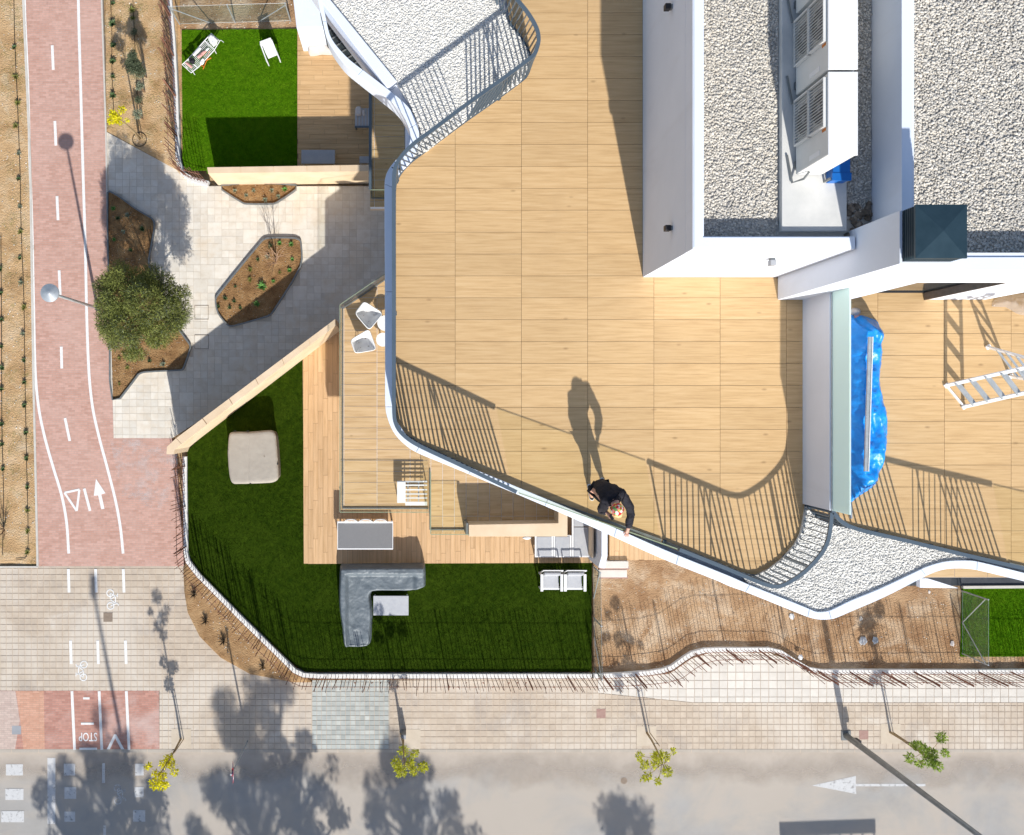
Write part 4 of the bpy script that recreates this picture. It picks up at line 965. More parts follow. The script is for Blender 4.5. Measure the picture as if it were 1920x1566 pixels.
T2 = thing('penthouse', W(1650, 540, ZD), 'taller white penthouse volume at right with door openings and a pale gravel roof', 'penthouse')
zt2 = 16.3; yf = W(0, 562, ZD).y; xw = W(1494, 0, ZD).x; xR = W(2150, 0, ZD).x; yN = W(0, -160, ZD).y
# front wall with two openings
thk = .25; dz1 = 12.6 + 2.35
xa, xb = W(1592, 0, ZD).x, W(1735, 0, ZD).x; xc, xd = W(1847, 0, ZD).x, W(2000, 0, ZD).x
x58 = W(1458, 0, ZD).x
fw = MB()
for a, b in ((x58, xa), (xb, xc), (xd, xR)): fw.box(a, yf, 12.61, b, yf + thk, dz1)
fw.box(x58 + .76, yf, dz1, xR, yf + thk, zt2 - .02)
fw.box(x58, yf, dz1, x58 + .76, yf + thk, zt2 - .02)
fw.build('wall', M['white'], T2)
MB().box(xw, yf + thk + .002, 15.0, xw + .18, 11, zt2).build('wall', M['white'], T2)
MB().box(xw + .002, yf + thk + .6, 12.61, xw + .17, 11, 14.99).build('wall', M['white'], T2)
MB().box(xw + .2, yf + 2.6, 12.61, xR, yf + 2.7, 14.9).build('inner_wall', M['white'], T2)
MB().box(xw + .18, yf + thk, 15.5, xR, 11, 15.98).build('roof', M['white'], T2)
yi = W(0, 483, zt2).y; xi = W(1709, 0, zt2).x
MB().prism([(xw, 11), (xw, yf + .0), (xR, yf), (xR, yi), (xi, yi), (xi, 11)], zt2, zt2 + .02).build('coping', M['coping'], T2)
MB().box(xw + .185, yf + thk + .002, 15.98, xi, 11, zt2 - .001).build('parapet', M['white'], T2)
MB().box(xi, yf + thk + .002, 15.98, xR, yi, zt2 - .001).build('parapet', M['white'], T2)
MB().box(xi, yi, 15.98, xR, 11, 16.0).build('gravel_bed', M['gravg'], T2)
stones('roof_gravel', [(xi + .01, yi + .01), (W(1960, 0, 16).x, yi + .01), (W(1960, 0, 16).x, W(0, -30, 16).y), (xi + .01, W(0, -30, 16).y)], 2100, .014, .024, 16.004, M['gravg'], T2, seed=61, spread=.8)
# door frames
for a, b in ((xa, xb), (xc, xd)):
    df = MB(); df.box(a, yf + .12, 12.62, a + .05, yf + .2, dz1).box(b - .05, yf + .12, 12.62, b, yf + .2, dz1).box(a + .05, yf + .12, dz1 - .06, b - .05, yf + .2, dz1).box(a + .05, yf + .12, 12.61, b - .05, yf + .2, 12.66)
    dfo = df.build('door_frame', M['dark'], T2)
    MB().box(b - 1.0, yf + .14, 12.66, b - .06, yf + .17, dz1 - .06).build('door_pane', M['window'], dfo)
# brown reveal panel on the right jamb
MB().box(xb - .03, yf - .012, 12.61, xb - .002, yf + .12, dz1).build('reveal_panel', M['browncover'], T2)
# chimney pedestal and chimney
pc = W(1692, 490, 16.95)
x0, x1 = x58 - .004, W(1712, 0, 16.95).x + .55; y0 = yf - .004; y1 = W(0, 395, 16.95).y
MB().box(x0, y0, 12.62, x0 + .73, y1, 16.95).build('chimney_pedestal', M['white'], T2, bevel=.006)
ch = thing('chimney_cowl', (x0, y0, 16.95), 'navy blue square chimney cowl with louvred sides on the white corner', 'chimney')
q0 = W(1718, 484, 17.33); q1 = W(1815, 383, 17.33)
cx0, cy0, cx1, cy1 = q0.x, q0.y, q1.x, q1.y
MB().box(cx0 + .08, cy0 + .08, 16.9, cx1 - .08, cy1 - .08, 17.28).build('core', M['dark'], ch)
for k in range(7):
    z = 16.93 + k * .052
    MB().box(cx0 + .01, cy0 + .01, z, cx1 - .01, cy1 - .01, z + .02).build('louvre', M['chim'], ch)
b = MB(); m_ = ((cx0 + cx1) / 2, (cy0 + cy1) / 2)
b.add([(cx0, cy0, 17.31), (cx1, cy0, 17.31), (cx1, cy1, 17.31), (cx0, cy1, 17.31), (m_[0], m_[1], 17.37), (cx0, cy0, 17.28), (cx1, cy0, 17.28), (cx1, cy1, 17.28), (cx0, cy1, 17.28)],
      [(0, 1, 4), (1, 2, 4), (2, 3, 4), (3, 0, 4), (0, 5, 6, 1), (1, 6, 7, 2), (2, 7, 8, 3), (3, 8, 5, 0), (5, 8, 7, 6)])
b.build('cap', M['chim'], ch)

# party wall with frosted screen
pw = thing('party_wall', W(1510, 900, ZD), 'white dividing wall topped by a pale green frosted glass screen', 'wall')
A0, A1 = W(1505, 545, ZD), W(1506, 945, ZD)
wt = .10
MB().box(A0.x, A1.y, 12.5, A0.x + wt, A0.y + .1, 13.72).build('wall', M['white'], pw, bevel=.006)
MB().box(A0.x + .035, A1.y + .0, 13.722, A0.x + .06, A0.y + .02, 14.38).build('screen_glass', M['frost'], pw)
MB().box(A0.x + .02, A1.y + .0, 13.721, A0.x + .075, A0.y + .02, 13.76).build('glass_channel', M['galv'], pw)
zz = W(1592, 958, 13.6)
t = thing('drain_channel', W(1590, 985, ZD), 'short blue grey post beside the end of the frosted screen', 'post')
MB().bar(W(1593, 935, ZD) + Vector((0, 0, .02)), W(1594, 972, ZD) + Vector((0, 0, .02)), .05, .04).build('bar', M['galv'], t)

# ------------------------------------------------------------------ garden walls
def garden_wall(outer, inner, h, label, z0=0):
    """outer/inner top edges in photo px at height h"""
    A, B = WP(outer, h), WP(inner, h)
    t = thing('garden_wall', (A[0].x, A[0].y, 0), label, 'wall', 'cream stone garden walls')
    MB().band(A, B, -.05, h - .03).build('wall', M['tan'], t)
    # cap stones
    n = 8
    for i in range(len(A) - 1):
        L = (A[i + 1] - A[i]).length; k = max(1, round(L / .9))
        for j in range(k):
            a0 = A[i].lerp(A[i + 1], j / k + .002); a1 = A[i].lerp(A[i + 1], (j + 1) / k - .002); b0 = B[i].lerp(B[i + 1], j / k + .002); b1 = B[i].lerp(B[i + 1], (j + 1) / k - .002)
            MB().band([a0, a1], [b0, b1], h - .03, h).build('cap_stone', M['tan'], t)
garden_wall([(312, 852), (313, 838), (330, 822), (629, 598)], [(325, 852), (328, 843), (340, 833), (630, 610)], 1.87, 'long slanting cream wall between the plaza and the lower lawn')
garden_wall([(388, 314), (700, 309)], [(390, 325), (700, 321)], 1.5, 'straight cream wall between the upper lawn and the small bed')
garden_wall([(1110, 985), (1110, 1046)], [(1113, 985), (1113, 1046)], 1.0, 'narrow rendered divider beside the grey loungers')
t = thing('partition_wall', W(1115, 1040), 'white and grey partition wall between the two ground floor terraces', 'wall')
z_ = 1.75
MB().band(WP([(1128, 960), (1128, 1042), (1122, 1064)], z_), WP([(1139, 960), (1139, 1042), (1134, 1066)], z_), 0, z_).build('wall', M['white'], t, bevel=.006)
# steps
t = thing('garden_steps', W(1148, 1065), 'two white stone steps leading from the side terrace to the bare yard', 'steps')
for i, (y0, y1, z1) in enumerate(((1051, 1064, .17), (1068, 1082, .06))):
    MB().prism(g2([(1124 - 2 * i, y0), (1176 - i, y0), (1176 - i, y1), (1124 - 2 * i, y1)]), -.05, z1).build('tread', M['slab'], t, bevel=.008)
    MB().prism(g2([(1122 - 2 * i, y1 - 1), (1178 - i, y1 - 1), (1178 - i, y1 + 2.5), (1122 - 2 * i, y1 + 2.5)]), -.05, z1 - .03).build('riser', M['redcover'], t)
# white strip wall low right, white wall top left
MB().prism(g([(1725, 1102), (1797, 1103), (1740, 1085), (1725, 1085)], 2.4), 2.2, 2.4).build('slab_edge', M['white'], bld)
t = thing('boundary_wall', W(560, 20), 'white rendered wall end at the top beside the covered armchair', 'wall')
MB().prism(g([(543, -60), (612, -60), (612, 50), (556, 52)], 1.9), 0, 1.9).build('wall', M['white'], t, bevel=.01)
MB().prism(g([(694, 377), (740, 377), (740, 392), (694, 392)], 2.3), 2.1, 2.3).build('slab_edge', M['tan'], bld)

# ------------------------------------------------------------------ rusty picket fences on low kerb walls
def fence(path, label, sub=1, step=.11, h=1.62, posts=(), every=1.25, seed=1, kerb=True, lean=.032, kw=8):
    P = WP(path); P = smooth_path(P, sub) if sub > 1 else P
    root = thing('picket_fence', P[0], label, 'fence', 'rusty steel picket fences round the gardens')
    rr = random.Random(seed)
    A, B = [], []
    for i, p in enumerate(P):
        t = (P[min(i + 1, len(P) - 1)] - P[max(i - 1, 0)]).normalized(); n = Vector((-t.y, t.x, 0)) * (kw / 2 * px); A.append(p + n); B.append(p - n)
    if kerb: MB().band(A, B, -.1, .14).build('kerb_wall', M['kerbw'], root)
    kinds = []
    for k in range(5):
        me = bpy.data.meshes.new('picket'); b = MB(); hh = h + rr.uniform(-.07, .07)
        b.obox((0, 0, .14 + (hh - .14) / 2), (.013, .016, hh - .14)); me.from_pydata(b.v, [], b.f); me.update(); me.materials.append(M['rust']); kinds.append(me)
    for n, (p, t) in enumerate(along(P, step, .02)[:300]):
        o = link('picket', rr.choice(kinds), None, root); o.location = p - P[0]
        o.rotation_euler = (rr.gauss(0, lean), rr.gauss(0, lean), math.atan2(t.y, t.x) + rr.uniform(-.3, .3))
    for z in (.42, 1.28):
        MB().tube([q + Vector((0, 0, z)) for q in P], .009, 4).build('rail', M['rust'], root)
    pm = bpy.data.meshes.new('post'); b = MB().obox((0, 0, .14 + .72), (.012, .055, 1.5)); pm.from_pydata(b.v, [], b.f); pm.update(); pm.materials.append(M['rust'])
    for n, (p, t) in enumerate(along(P, every, .3)):
        o = link('post', pm, None, root); o.location = p - P[0]; o.rotation_euler = (0, 0, math.atan2(t.y, t.x) + rr.uniform(-.35, .35))
    # little brackets
    mb = MB()
    for n, (p, t) in enumerate(along(P, .26, .1)):
        zz_ = rr.choice((.42, .85, 1.28)); mb.obox(p + Vector((0, 0, zz_)), (.05, .03, .02), rr.uniform(0, 3))
    mb.build('bracket', M['rust'], root, kind='stuff')
    return root
fence([(348, 856), (348, 900), (349, 960), (350, 1035), (354, 1052), (374, 1078), (460, 1165), (540, 1243), (553, 1256), (570, 1264), (600, 1266), (1108, 1266)], 'rusty picket fence bending round the lower lawn with the grey covered sofa', seed=3, step=.115)
fence([(1112, 1266), (1165, 1264), (1215, 1260), (1240, 1256), (1258, 1250), (1280, 1234), (1296, 1224), (1320, 1218), (1345, 1217), (1440, 1217), (1462, 1222), (1490, 1240), (1515, 1254), (1540, 1258), (1600, 1258), (1990, 1258)], 'rusty picket fence curving in front of the bare soil yard', seed=5, step=.115, every=1.0)
fence([(318, -60), (319, 0), (326, 80), (331, 180), (335, 300), (345, 328), (362, 338), (392, 346)], 'dense rusty picket fence left of the upper lawn', seed=9, step=.10, kw=9)

# netting fences
def net_fence(a, b, h, label, base=(0, 0)):
    A, B = W(*a), W(*b); t = thing('netting_fence', A, label, 'fence'); u = (B - A).normalized()
    MB().bar(A + Vector((0, 0, h / 2)), B + Vector((0, 0, h / 2)), .004, h - .04).build('netting', M['mesh'], t)
    n = max(1, round((B - A).length / 1.6))
    for k in range(n + 1):
        p = A.lerp(B, k / n); MB().tube([p, p + Vector((0, 0, h))], .022, 8).build('post', M['galv'], t)
    MB().tube([A + Vector((0, 0, h)), B + Vector((0, 0, h))], .004, 4).build('wire', M['galv'], t)
    MB().tube([A + Vector((0, 0, .05)), B + Vector((0, 0, .05))], .004, 4).build('wire', M['galv'], t)
    q = A + u * 1.0
    MB().tube([A + Vector((0, 0, h * .9)), q + Vector((0, 0, .02))], .016, 6).build('brace', M['galv'], t)
    q = B - u * 1.0
    MB().tube([B + Vector((0, 0, h * .9)), q + Vector((0, 0, .02))], .016, 6).build('brace', M['galv'], t)
    return t
net_fence((337, 46), (545, 40), 1.35, 'thin wire netting fence along the top of the upper lawn')
net_fence((1803, 1225), (1803, 1108), 1.4, 'netting fence between the bare yard and the right lawn')
net_fence((1115, 1255), (1112, 1062), 1.2, 'low netting fence between the lower lawn and the bare yard')

# ------------------------------------------------------------------ draped covers
def drape(name, pts, zpx, hf, m, parent, cell=.045, floor=.04, seed=0, sub=3):
    """a cloth-like surface over polygon pts (px measured at height zpx); hf(x,y,edge_distance)->z"""
    P = [(p.x, p.y) for p in smooth_path(WP(pts, zpx), sub, True)]
    xs = [p[0] for p in P]; ys = [p[1] for p in P]
    nx = int((max(xs) - min(xs)) / cell) + 1; ny = int((max(ys) - min(ys)) / cell) + 1
    gx = np.linspace(min(xs), max(xs), nx + 1); gy = np.linspace(min(ys), max(ys), ny + 1)
    Pa = np.array(P)
    def ed(x, y):
        a = Pa; b = np.roll(Pa, -1, 0); d = b - a; L = (d ** 2).sum(1) + 1e-12
        t = np.clip(((x - a[:, 0]) * d[:, 0] + (y - a[:, 1]) * d[:, 1]) / L, 0, 1)
        return float(np.sqrt(((a[:, 0] + t * d[:, 0] - x) ** 2 + (a[:, 1] + t * d[:, 1] - y) ** 2).min()))
    V, Fc, idx = [], [], {}
    def vid(x, y):
        k = (round(x, 4), round(y, 4))
        if k not in idx: idx[k] = len(V); V.append((x, y, hf(x, y, ed(x, y))))
        return idx[k]
    for i in range(nx):
        for j in range(ny):
            q = clip_rect(P, gx[i], gy[j], gx[i + 1], gy[j + 1])
            if area(q) > 1e-6:
                f = [vid(*p) for p in q]
                g_ = [f[k] for k in range(len(f)) if f[k] != f[k - 1]]
                if len(g_) > 2: Fc.append(tuple(g_))
    import bmesh
    oo = org(parent)
    me = bpy.data.meshes.new(name); me.from_pydata([(a - oo.x, b - oo.y, c - oo.z) for a, b, c in V], [], Fc); me.update()
    b = bmesh.new(); b.from_mesh(me)
    for f in b.faces:
        if f.normal.z < 0: f.normal_flip()
    r = bmesh.ops.extrude_edge_only(b, edges=[e for e in b.edges if e.is_boundary])
    for v in [g_ for g_ in r['geom'] if isinstance(g_, bmesh.types.BMVert)]: v.co.z = floor - oo.z
    b.to_mesh(me); b.free(); me.polygons.foreach_set('use_smooth', [True] * len(me.polygons))
    return link(name, me, m, parent)
def sm(a, b, x): t = min(1, max(0, (x - a) / (b - a))); return t * t * (3 - 2 * t)
def wr(x, y, s, seed=0): return noise.noise(Vector((x * s + seed, y * s, seed))) 
def ridged(x, y, s, seed=0): return 1 - abs(noise.noise(Vector((x * s + seed, y * s * .6, seed)))) * 2

# L-shaped sofa under a grey cover
sofa = thing('covered_sofa', W(700, 1110), 'L shaped garden sofa under a wrinkled grey weather cover on the lower lawn', 'sofa')
sp = [(637, 1064), (642, 1062), (720, 1061), (790, 1060), (797, 1062), (798, 1100), (792, 1106), (770, 1112), (730, 1112), (699, 1113), (694, 1120), (697, 1145), (696, 1185), (694, 1210), (686, 1217), (660, 1218), (646, 1214), (641, 1180), (635, 1130)]
yb = W(0, 1078, .75).y; xb_ = W(648, 0, .75).x; k6 = (H - .6) / F
def sofa_h(x, y, e):
    top = sm(yb - .10, yb + .04, y); left = sm(xb_ + .10, xb_ - .04, x)
    arm = sm(W(775, 0, .6).x - .03, W(775, 0, .6).x + .12, x)
    h = .46 + .27 * max(top, left) + .10 * arm * (1 - top)
    h += .008 * abs(wr(x * .6 + y, y - x * .7, 9, 4)) * 2 + .025 * wr(x, y, 4, 3) + .022 * max(0, ridged(x + .6 * y, y * .5, 3.2, 7)) ** 4 * sm(0, .1, e) + .006 * wr(x, y, 11, 2)
    return h - .36 * (1 - sm(0, .07, e)) 
drape('cover', sp, .55, sofa_h, M['greyt'], sofa, cell=.03)
# covered hot tub
tub = thing('hot_tub', W(470, 860), 'square hot tub with a closed taupe vinyl cover on the lower lawn', 'hot tub')
tp = [(428, 820), (431, 812), (440, 810), (466, 810), (504, 807), (512, 809), (516, 818), (520, 868), (521, 896), (516, 903), (504, 906), (440, 908), (433, 904), (429, 890), (426, 850)]
def tub_h(x, y, e):
    xf = W(465, 0, .9).x
    return .86 + .018 * sm(0, .12, e) - .03 * math.exp(-((x - xf) / .012) ** 2) - .05 * (1 - sm(0, .03, e)) + .003 * wr(x, y, 9)
drape('cover', tp, .9, tub_h, M['spa'], tub, cell=.028, floor=.72)
P = smooth_path(WP(tp, .9), 2, True); c_ = sum(P, Vector((0, 0, 0))) / len(P)
MB().prism([((p.x - c_.x) * .96 + c_.x, (p.y - c_.y) * .96 + c_.y) for p in P], .03, .74).build('shell', M['browncover'], tub)
for (x, y, rz) in ((464, 808, .1), (440, 808, .1), (428, 843, 1.5), (469, 907, 0), (520, 870, 1.5)):
    p = W(x, y, .88); MB().obox((p.x, p.y, .80), (.05, .02, .12), rz).build('strap', M['dark'], tub)
e1 = W(495, 855, .9); MB().obox((e1.x, e1.y, .885), (.015, .05, .006)).obox((e1.x + .015, e1.y - .02, .885), (.03, .01, .006)).build('emblem', M['browncover'], tub)
# blue tarpaulin heap on the neighbouring terrace
tarp = thing('tarpaulin_heap', W(1625, 760, ZD), 'bright blue tarpaulin heaped over a long load beside the party wall', 'tarpaulin')
bp_ = [(1585, 600), (1592, 592), (1604, 589), (1610, 596), (1621, 590), (1637, 594), (1655, 603), (1662, 625), (1661, 650), (1660, 680), (1655, 712), (1662, 745), (1669, 775), (1670, 812), (1666, 850), (1658, 885), (1648, 910), (1630, 925), (1612, 938), (1598, 950), (1582, 940), (1578, 860), (1577, 780), (1578, 690)]
def tarp_h(x, y, e):
    h = 12.62 + .46 * sm(0, .28, e) ** .8
    h += .07 * wr(x, y, 3.3, 2) + .06 * ridged(x * 1.2 + y * .4, y, 5, 4) * sm(0, .1, e) + .022 * ridged(x, y * 1.4, 15, 9) * sm(0, .08, e)
    return h
drape('sheet', bp_, 12.8, tarp_h, M['bluet'], tarp, cell=.026, floor=12.605, sub=3)
sidx = thing('metal_profile', W(1628, 760, 13.1), 'long pale grey metal profile lying on the blue tarpaulin', 'metal bar')
a_, b__ = W(1631, 632, 13.22), W(1623, 884, 13.22)
MB().bar(a_, b__, .055, .04).build('bar', M['galv'], sidx); MB().bar(a_ + Vector((.035, 0, .02)), b__ + Vector((.035, 0, .02)), .012, .05).build('flange', M['whitep'], sidx)
rg = thing('cloth', W(1600, 585, ZD), 'crumpled white cloth and rope at the upper end of the tarpaulin', 'cloth')
def rag(path, z0, amp, m, parent, nm='fold', cell=.03, seed=1):
    return drape(nm, path, z0, lambda x, y, e: z0 + .015 + amp * sm(0, .08, e) * (.6 + .7 * ridged(x, y, 9, seed)), m, parent, cell=cell, floor=z0 + .004, sub=2)
rag([(1594, 580), (1606, 577), (1613, 582), (1610, 592), (1598, 592)], ZD, .10, M['cream'], rg)
rag([(1600, 590), (1612, 590), (1616, 600), (1606, 603)], ZD, .05, M['pink'], rg)
film = thing('plastic_film', W(1895, 570, ZD), 'crumpled clear plastic film lying by the right doorway', 'plastic film')
rag([(1859, 575), (1866, 562), (1885, 556), (1905, 553), (1930, 550), (1950, 560), (1950, 590), (1925, 592), (1905, 588), (1885, 576)], ZD, .14, M['plasticfilm'], film, seed=3)

# ------------------------------------------------------------------ person leaning on the glass rail
def skinned(name, nodes, edges, root, m, parent, sub=2):
    """nodes: {key:(px,py,z,rx,ry)}; grown with the Skin modifier"""
    ks = list(nodes); ix = {k: i for i, k in enumerate(ks)}; oo = org(parent)
    me = bpy.data.meshes.new(name)
    me.from_pydata([tuple((W(nodes[k][0], nodes[k][1], nodes[k][2]) if nodes[k][0] > 50 else Vector(nodes[k][:3])) - oo) for k in ks], [(ix[a], ix[b]) for a, b in edges], [])
    o = link(name, me, m, parent)
    md = o.modifiers.new('skin', 'SKIN'); md.use_smooth_shade = True
    if not me.skin_vertices: me.skin_vertices.new()
    for k in ks:
        sv = me.skin_vertices[0].data[ix[k]]; sv.radius = (nodes[k][3], nodes[k][4]); sv.use_root = (k == root)
    s = o.modifiers.new('sub', 'SUBSURF'); s.levels = sub; s.render_levels = sub
    return o
pr = thing('person', W(1120, 922, ZD), 'person in a black coat and red patterned headscarf leaning on the terrace balustrade', 'person')
Bd = {
 'pel': (1127, 916, 13.46, .15, .14), 'waist': (1133, 921, 13.66, .14, .13), 'chest': (1143, 930, 13.86, .165, .14), 'up': (1151, 939, 13.99, .12, .10),
 'neck': (1154, 946, 14.06, .055, .055), 'head': (1157, 955, 14.12, .085, .095), 'crown': (1158, 960, 14.19, .075, .08),
 'lsh': (1166, 931, 13.95, .075, .075), 'lel': (1183, 958, 13.82, .05, .05), 'lwr': (1178, 990, 13.76, .032, .032), 'lpa': (1175.5, 998, 13.735, .034, .022),
 'rsh': (1136, 946, 13.93, .075, .075), 'rel': (1127, 957, 13.66, .052, .052), 'rwr': (1139, 962, 13.80, .03, .03), 'rpa': (1143, 966, 13.86, .032, .024),
 'lhip': (1133, 913, 13.36, .10, .10), 'lkn': (1135, 912, 13.06, .065, .065), 'lan': (1131, 905, 12.72, .045, .045), 'lto': (1136, 916, 12.66, .045, .03),
 'rhip': (1121, 920, 13.36, .10, .10), 'rkn': (1121, 923, 13.06, .065, .065), 'ran': (1108, 920, 12.72, .045, .045), 'rto': (1110, 934, 12.66, .045, .03)}
Be = [('pel', 'waist'), ('waist', 'chest'), ('chest', 'up'), ('up', 'neck'), ('neck', 'head'), ('head', 'crown'), ('chest', 'lsh'), ('lsh', 'lel'), ('lel', 'lwr'), ('lwr', 'lpa'), ('chest', 'rsh'), ('rsh', 'rel'), ('rel', 'rwr'), ('rwr', 'rpa'),
      ('pel', 'lhip'), ('lhip', 'lkn'), ('lkn', 'lan'), ('lan', 'lto'), ('pel', 'rhip'), ('rhip', 'rkn'), ('rkn', 'ran'), ('ran', 'rto')]
# fingers of the hand on the rail (left) and of the hand holding the phone (right)
for i, (dx, ln) in enumerate(((-5.2, 5.0), (-2.2, 6.6), (.8, 6.8), (3.6, 6.0))):
    Bd['lf%da' % i] = (1175.5 + dx * .55, 1000.5, 13.745, .012, .012); Bd['lf%db' % i] = (1175.2 + dx * .8, 1000.5 + ln * .5, 13.748, .011, .011); Bd['lf%dc' % i] = (1175 + dx * .95, 1000.5 + ln, 13.715, .009, .009)
    Be += [('lpa', 'lf%da' % i), ('lf%da' % i, 'lf%db' % i), ('lf%db' % i, 'lf%dc' % i)]
    Bd['rf%da' % i] = (1144.5 + i * .6, 967.5 - i * 1.1, 13.875 + i * .004, .011, .011); Bd['rf%db' % i] = (1147 + i * .6, 970 - i * 1.2, 13.90, .010, .010)
    Be += [('rpa', 'rf%da' % i), ('rf%da' % i, 'rf%db' % i)]
Bd['lta'] = (1170.5, 998, 13.73, .012, .012); Bd['ltb'] = (1168, 1001, 13.72, .01, .01); Be += [('lpa', 'lta'), ('lta', 'ltb')]
Bd['rta'] = (1141.5, 969.5, 13.87, .012, .012); Bd['rtb'] = (1143.5, 972, 13.89, .01, .01); Be += [('rpa', 'rta'), ('rta', 'rtb')]
skinned('body', Bd, Be, 'pel', M['skin'], pr)
Co = {'hem2': (1126, 914, 13.24, .045, .045), 'hem': (1126, 914, 13.29, .15, .14), 'pel': (1128, 915, 13.47, .17, .155), 'waist': (1134, 920, 13.67, .165, .15), 'chest': (1143, 929, 13.87, .195, .165), 'up': (1151, 938, 14.0, .14, .115), 'col': (1153, 943, 14.05, .085, .085),
      'lsh': (1167, 930, 13.96, .11, .11), 'lua': (1177, 944, 13.89, .085, .085), 'lel': (1183, 958, 13.82, .078, .078), 'lfa': (1181, 975, 13.79, .066, .066), 'lwr': (1177.5, 991, 13.765, .054, .05),
      'rsh': (1135, 945, 13.94, .11, .11), 'rua': (1130, 952, 13.8, .09, .09), 'rel': (1126, 957, 13.67, .082, .082), 'rwr': (1137, 962, 13.79, .056, .056)}
Ce = [('hem2', 'hem'), ('hem', 'pel'), ('pel', 'waist'), ('waist', 'chest'), ('chest', 'up'), ('up', 'col'), ('chest', 'lsh'), ('lsh', 'lua'), ('lua', 'lel'), ('lel', 'lfa'), ('lfa', 'lwr'), ('chest', 'rsh'), ('rsh', 'rua'), ('rua', 'rel'), ('rel', 'rwr')]
coat = skinned('coat', Co, Ce, 'pel', M['black'], pr, 3)
tx = bpy.data.textures.new('folds', 'CLOUDS'); tx.noise_scale = .09
dm = coat.modifiers.new('folds', 'DISPLACE'); dm.texture = tx; dm.strength = .045; dm.mid_level = .5
Tr = {'p': (1127, 916, 13.42, .15, .14), 'lh': (1133, 913, 13.34, .115, .115), 'lk': (1135, 912, 13.06, .082, .082), 'la': (1131, 905, 12.75, .062, .062), 'rh': (1121, 920, 13.34, .115, .115), 'rk': (1121, 923, 13.06, .082, .082), 'ra': (1108.5, 920, 12.75, .062, .062)}
skinned('trousers', Tr, [('p', 'lh'), ('lh', 'lk'), ('lk', 'la'), ('p', 'rh'), ('rh', 'rk'), ('rk', 'ra')], 'p', M['trouser'], pr)
for (x, y, x2, y2) in ((1131, 903, 1137, 918), (1106.5, 915, 1110.5, 936)):
    a, b_ = W(x, y, 12.66), W(x2, y2, 12.66); d = (b_ - a).normalized(); n = Vector((-d.y, d.x, 0))
    pts = [a - d * .05 + n * .03, a - d * .07, a - d * .05 - n * .035, a + d * .10 - n * .042, b_ - n * .04, b_ + d * .03 - n * .01, b_ + d * .03 + n * .02, b_ - d * .03 + n * .048, a + d * .08 + n * .035]
    pts = smooth_path(pts, 3, True); c0 = (a + b_) / 2
    MB().prism([(p.x, p.y) for p in pts], 12.605, 12.635).build('sole', M['sole'], pr)
    sh = MB(); 
    up_ = [(p - c0) * .9 + c0 for p in pts]; up2 = [(p - c0) * .62 + c0 - d * .03 for p in pts]; nn_ = len(pts)
    sh.add([(p.x, p.y, 12.636) for p in up_] + [(p.x, p.y, 12.70) for p in up2], [tuple(range(nn_)), tuple(range(nn_, 2 * nn_))] + [(i, (i + 1) % nn_, nn_ + (i + 1) % nn_, nn_ + i) for i in range(nn_)])
    sh.build('shoe', M['trouser'], pr, smooth=True)
# head details: hair, scarf, nose, ears, eyes, mouth; the face looks down and towards the rail
hc = W(1157.5, 957, 14.15); fd = Vector((.12, -.72, -.62)).normalized(); sd = Vector((1, .15, 0)).normalized(); ud = sd.cross(fd) * 1.0
if ud.z < 0: ud = -ud
def blob(name, c, rad, m, parent, n=14, cut=None, jit=.0, seed=0):
    import bmesh
    me = bpy.data.meshes.new(name); b = bmesh.new(); bmesh.ops.create_icosphere(b, subdivisions=3, radius=1)
    Mx = Matrix((sd, fd, ud)).transposed(); oo = org(parent)
    for v in list(b.verts):
        q = v.co.copy()
        if cut and cut(q): v.tag = True
        s = 1 + jit * noise.noise(q * 3.5 + Vector((seed, 0, 0))); v.co = Mx @ Vector((q.x * rad[0] * s, q.y * rad[1] * s, q.z * rad[2] * s)) + Vector(c) - oo
    if cut: bmesh.ops.delete(b, geom=[v for v in b.verts if v.tag], context='VERTS')
    b.to_mesh(me); b.free(); me.polygons.foreach_set('use_smooth', [True] * len(me.polygons)); return link(name, me, m, parent)
blob('headscarf', hc - fd * .012 + ud * .01, (.107, .122, .122), M['cap'], pr, cut=lambda q: q.y > .12 - .25 * q.x, jit=.10, seed=2)
hr = blob('hair', hc + fd * .035 - ud * .0, (.098, .098, .105), M['hair'], pr, cut=lambda q: q.y > .78, jit=.25, seed=5)
blob('nose', hc + fd * .128 - ud * .01, (.012, .02, .018), M['skin'], pr)
for s_ in (-1, 1):
    blob('eye', hc + fd * .108 + sd * .034 * s_ + ud * .012, (.012, .008, .008), M['dark'], pr)
    blob('ear', hc + sd * .096 * s_ + fd * .01, (.01, .02, .03), M['skin'], pr)
blob('mouth', hc + fd * .116 - ud * .045, (.022, .007, .006), M['pink'], pr)
ph = thing('phone', W(1146, 969, 13.9), 'small dark phone in the right hand of the person', 'phone')
MB().bar(W(1143.5, 965.5, 13.905), W(1149.5, 974.5, 13.93), .05, .01).build('body', M['dark'], ph)

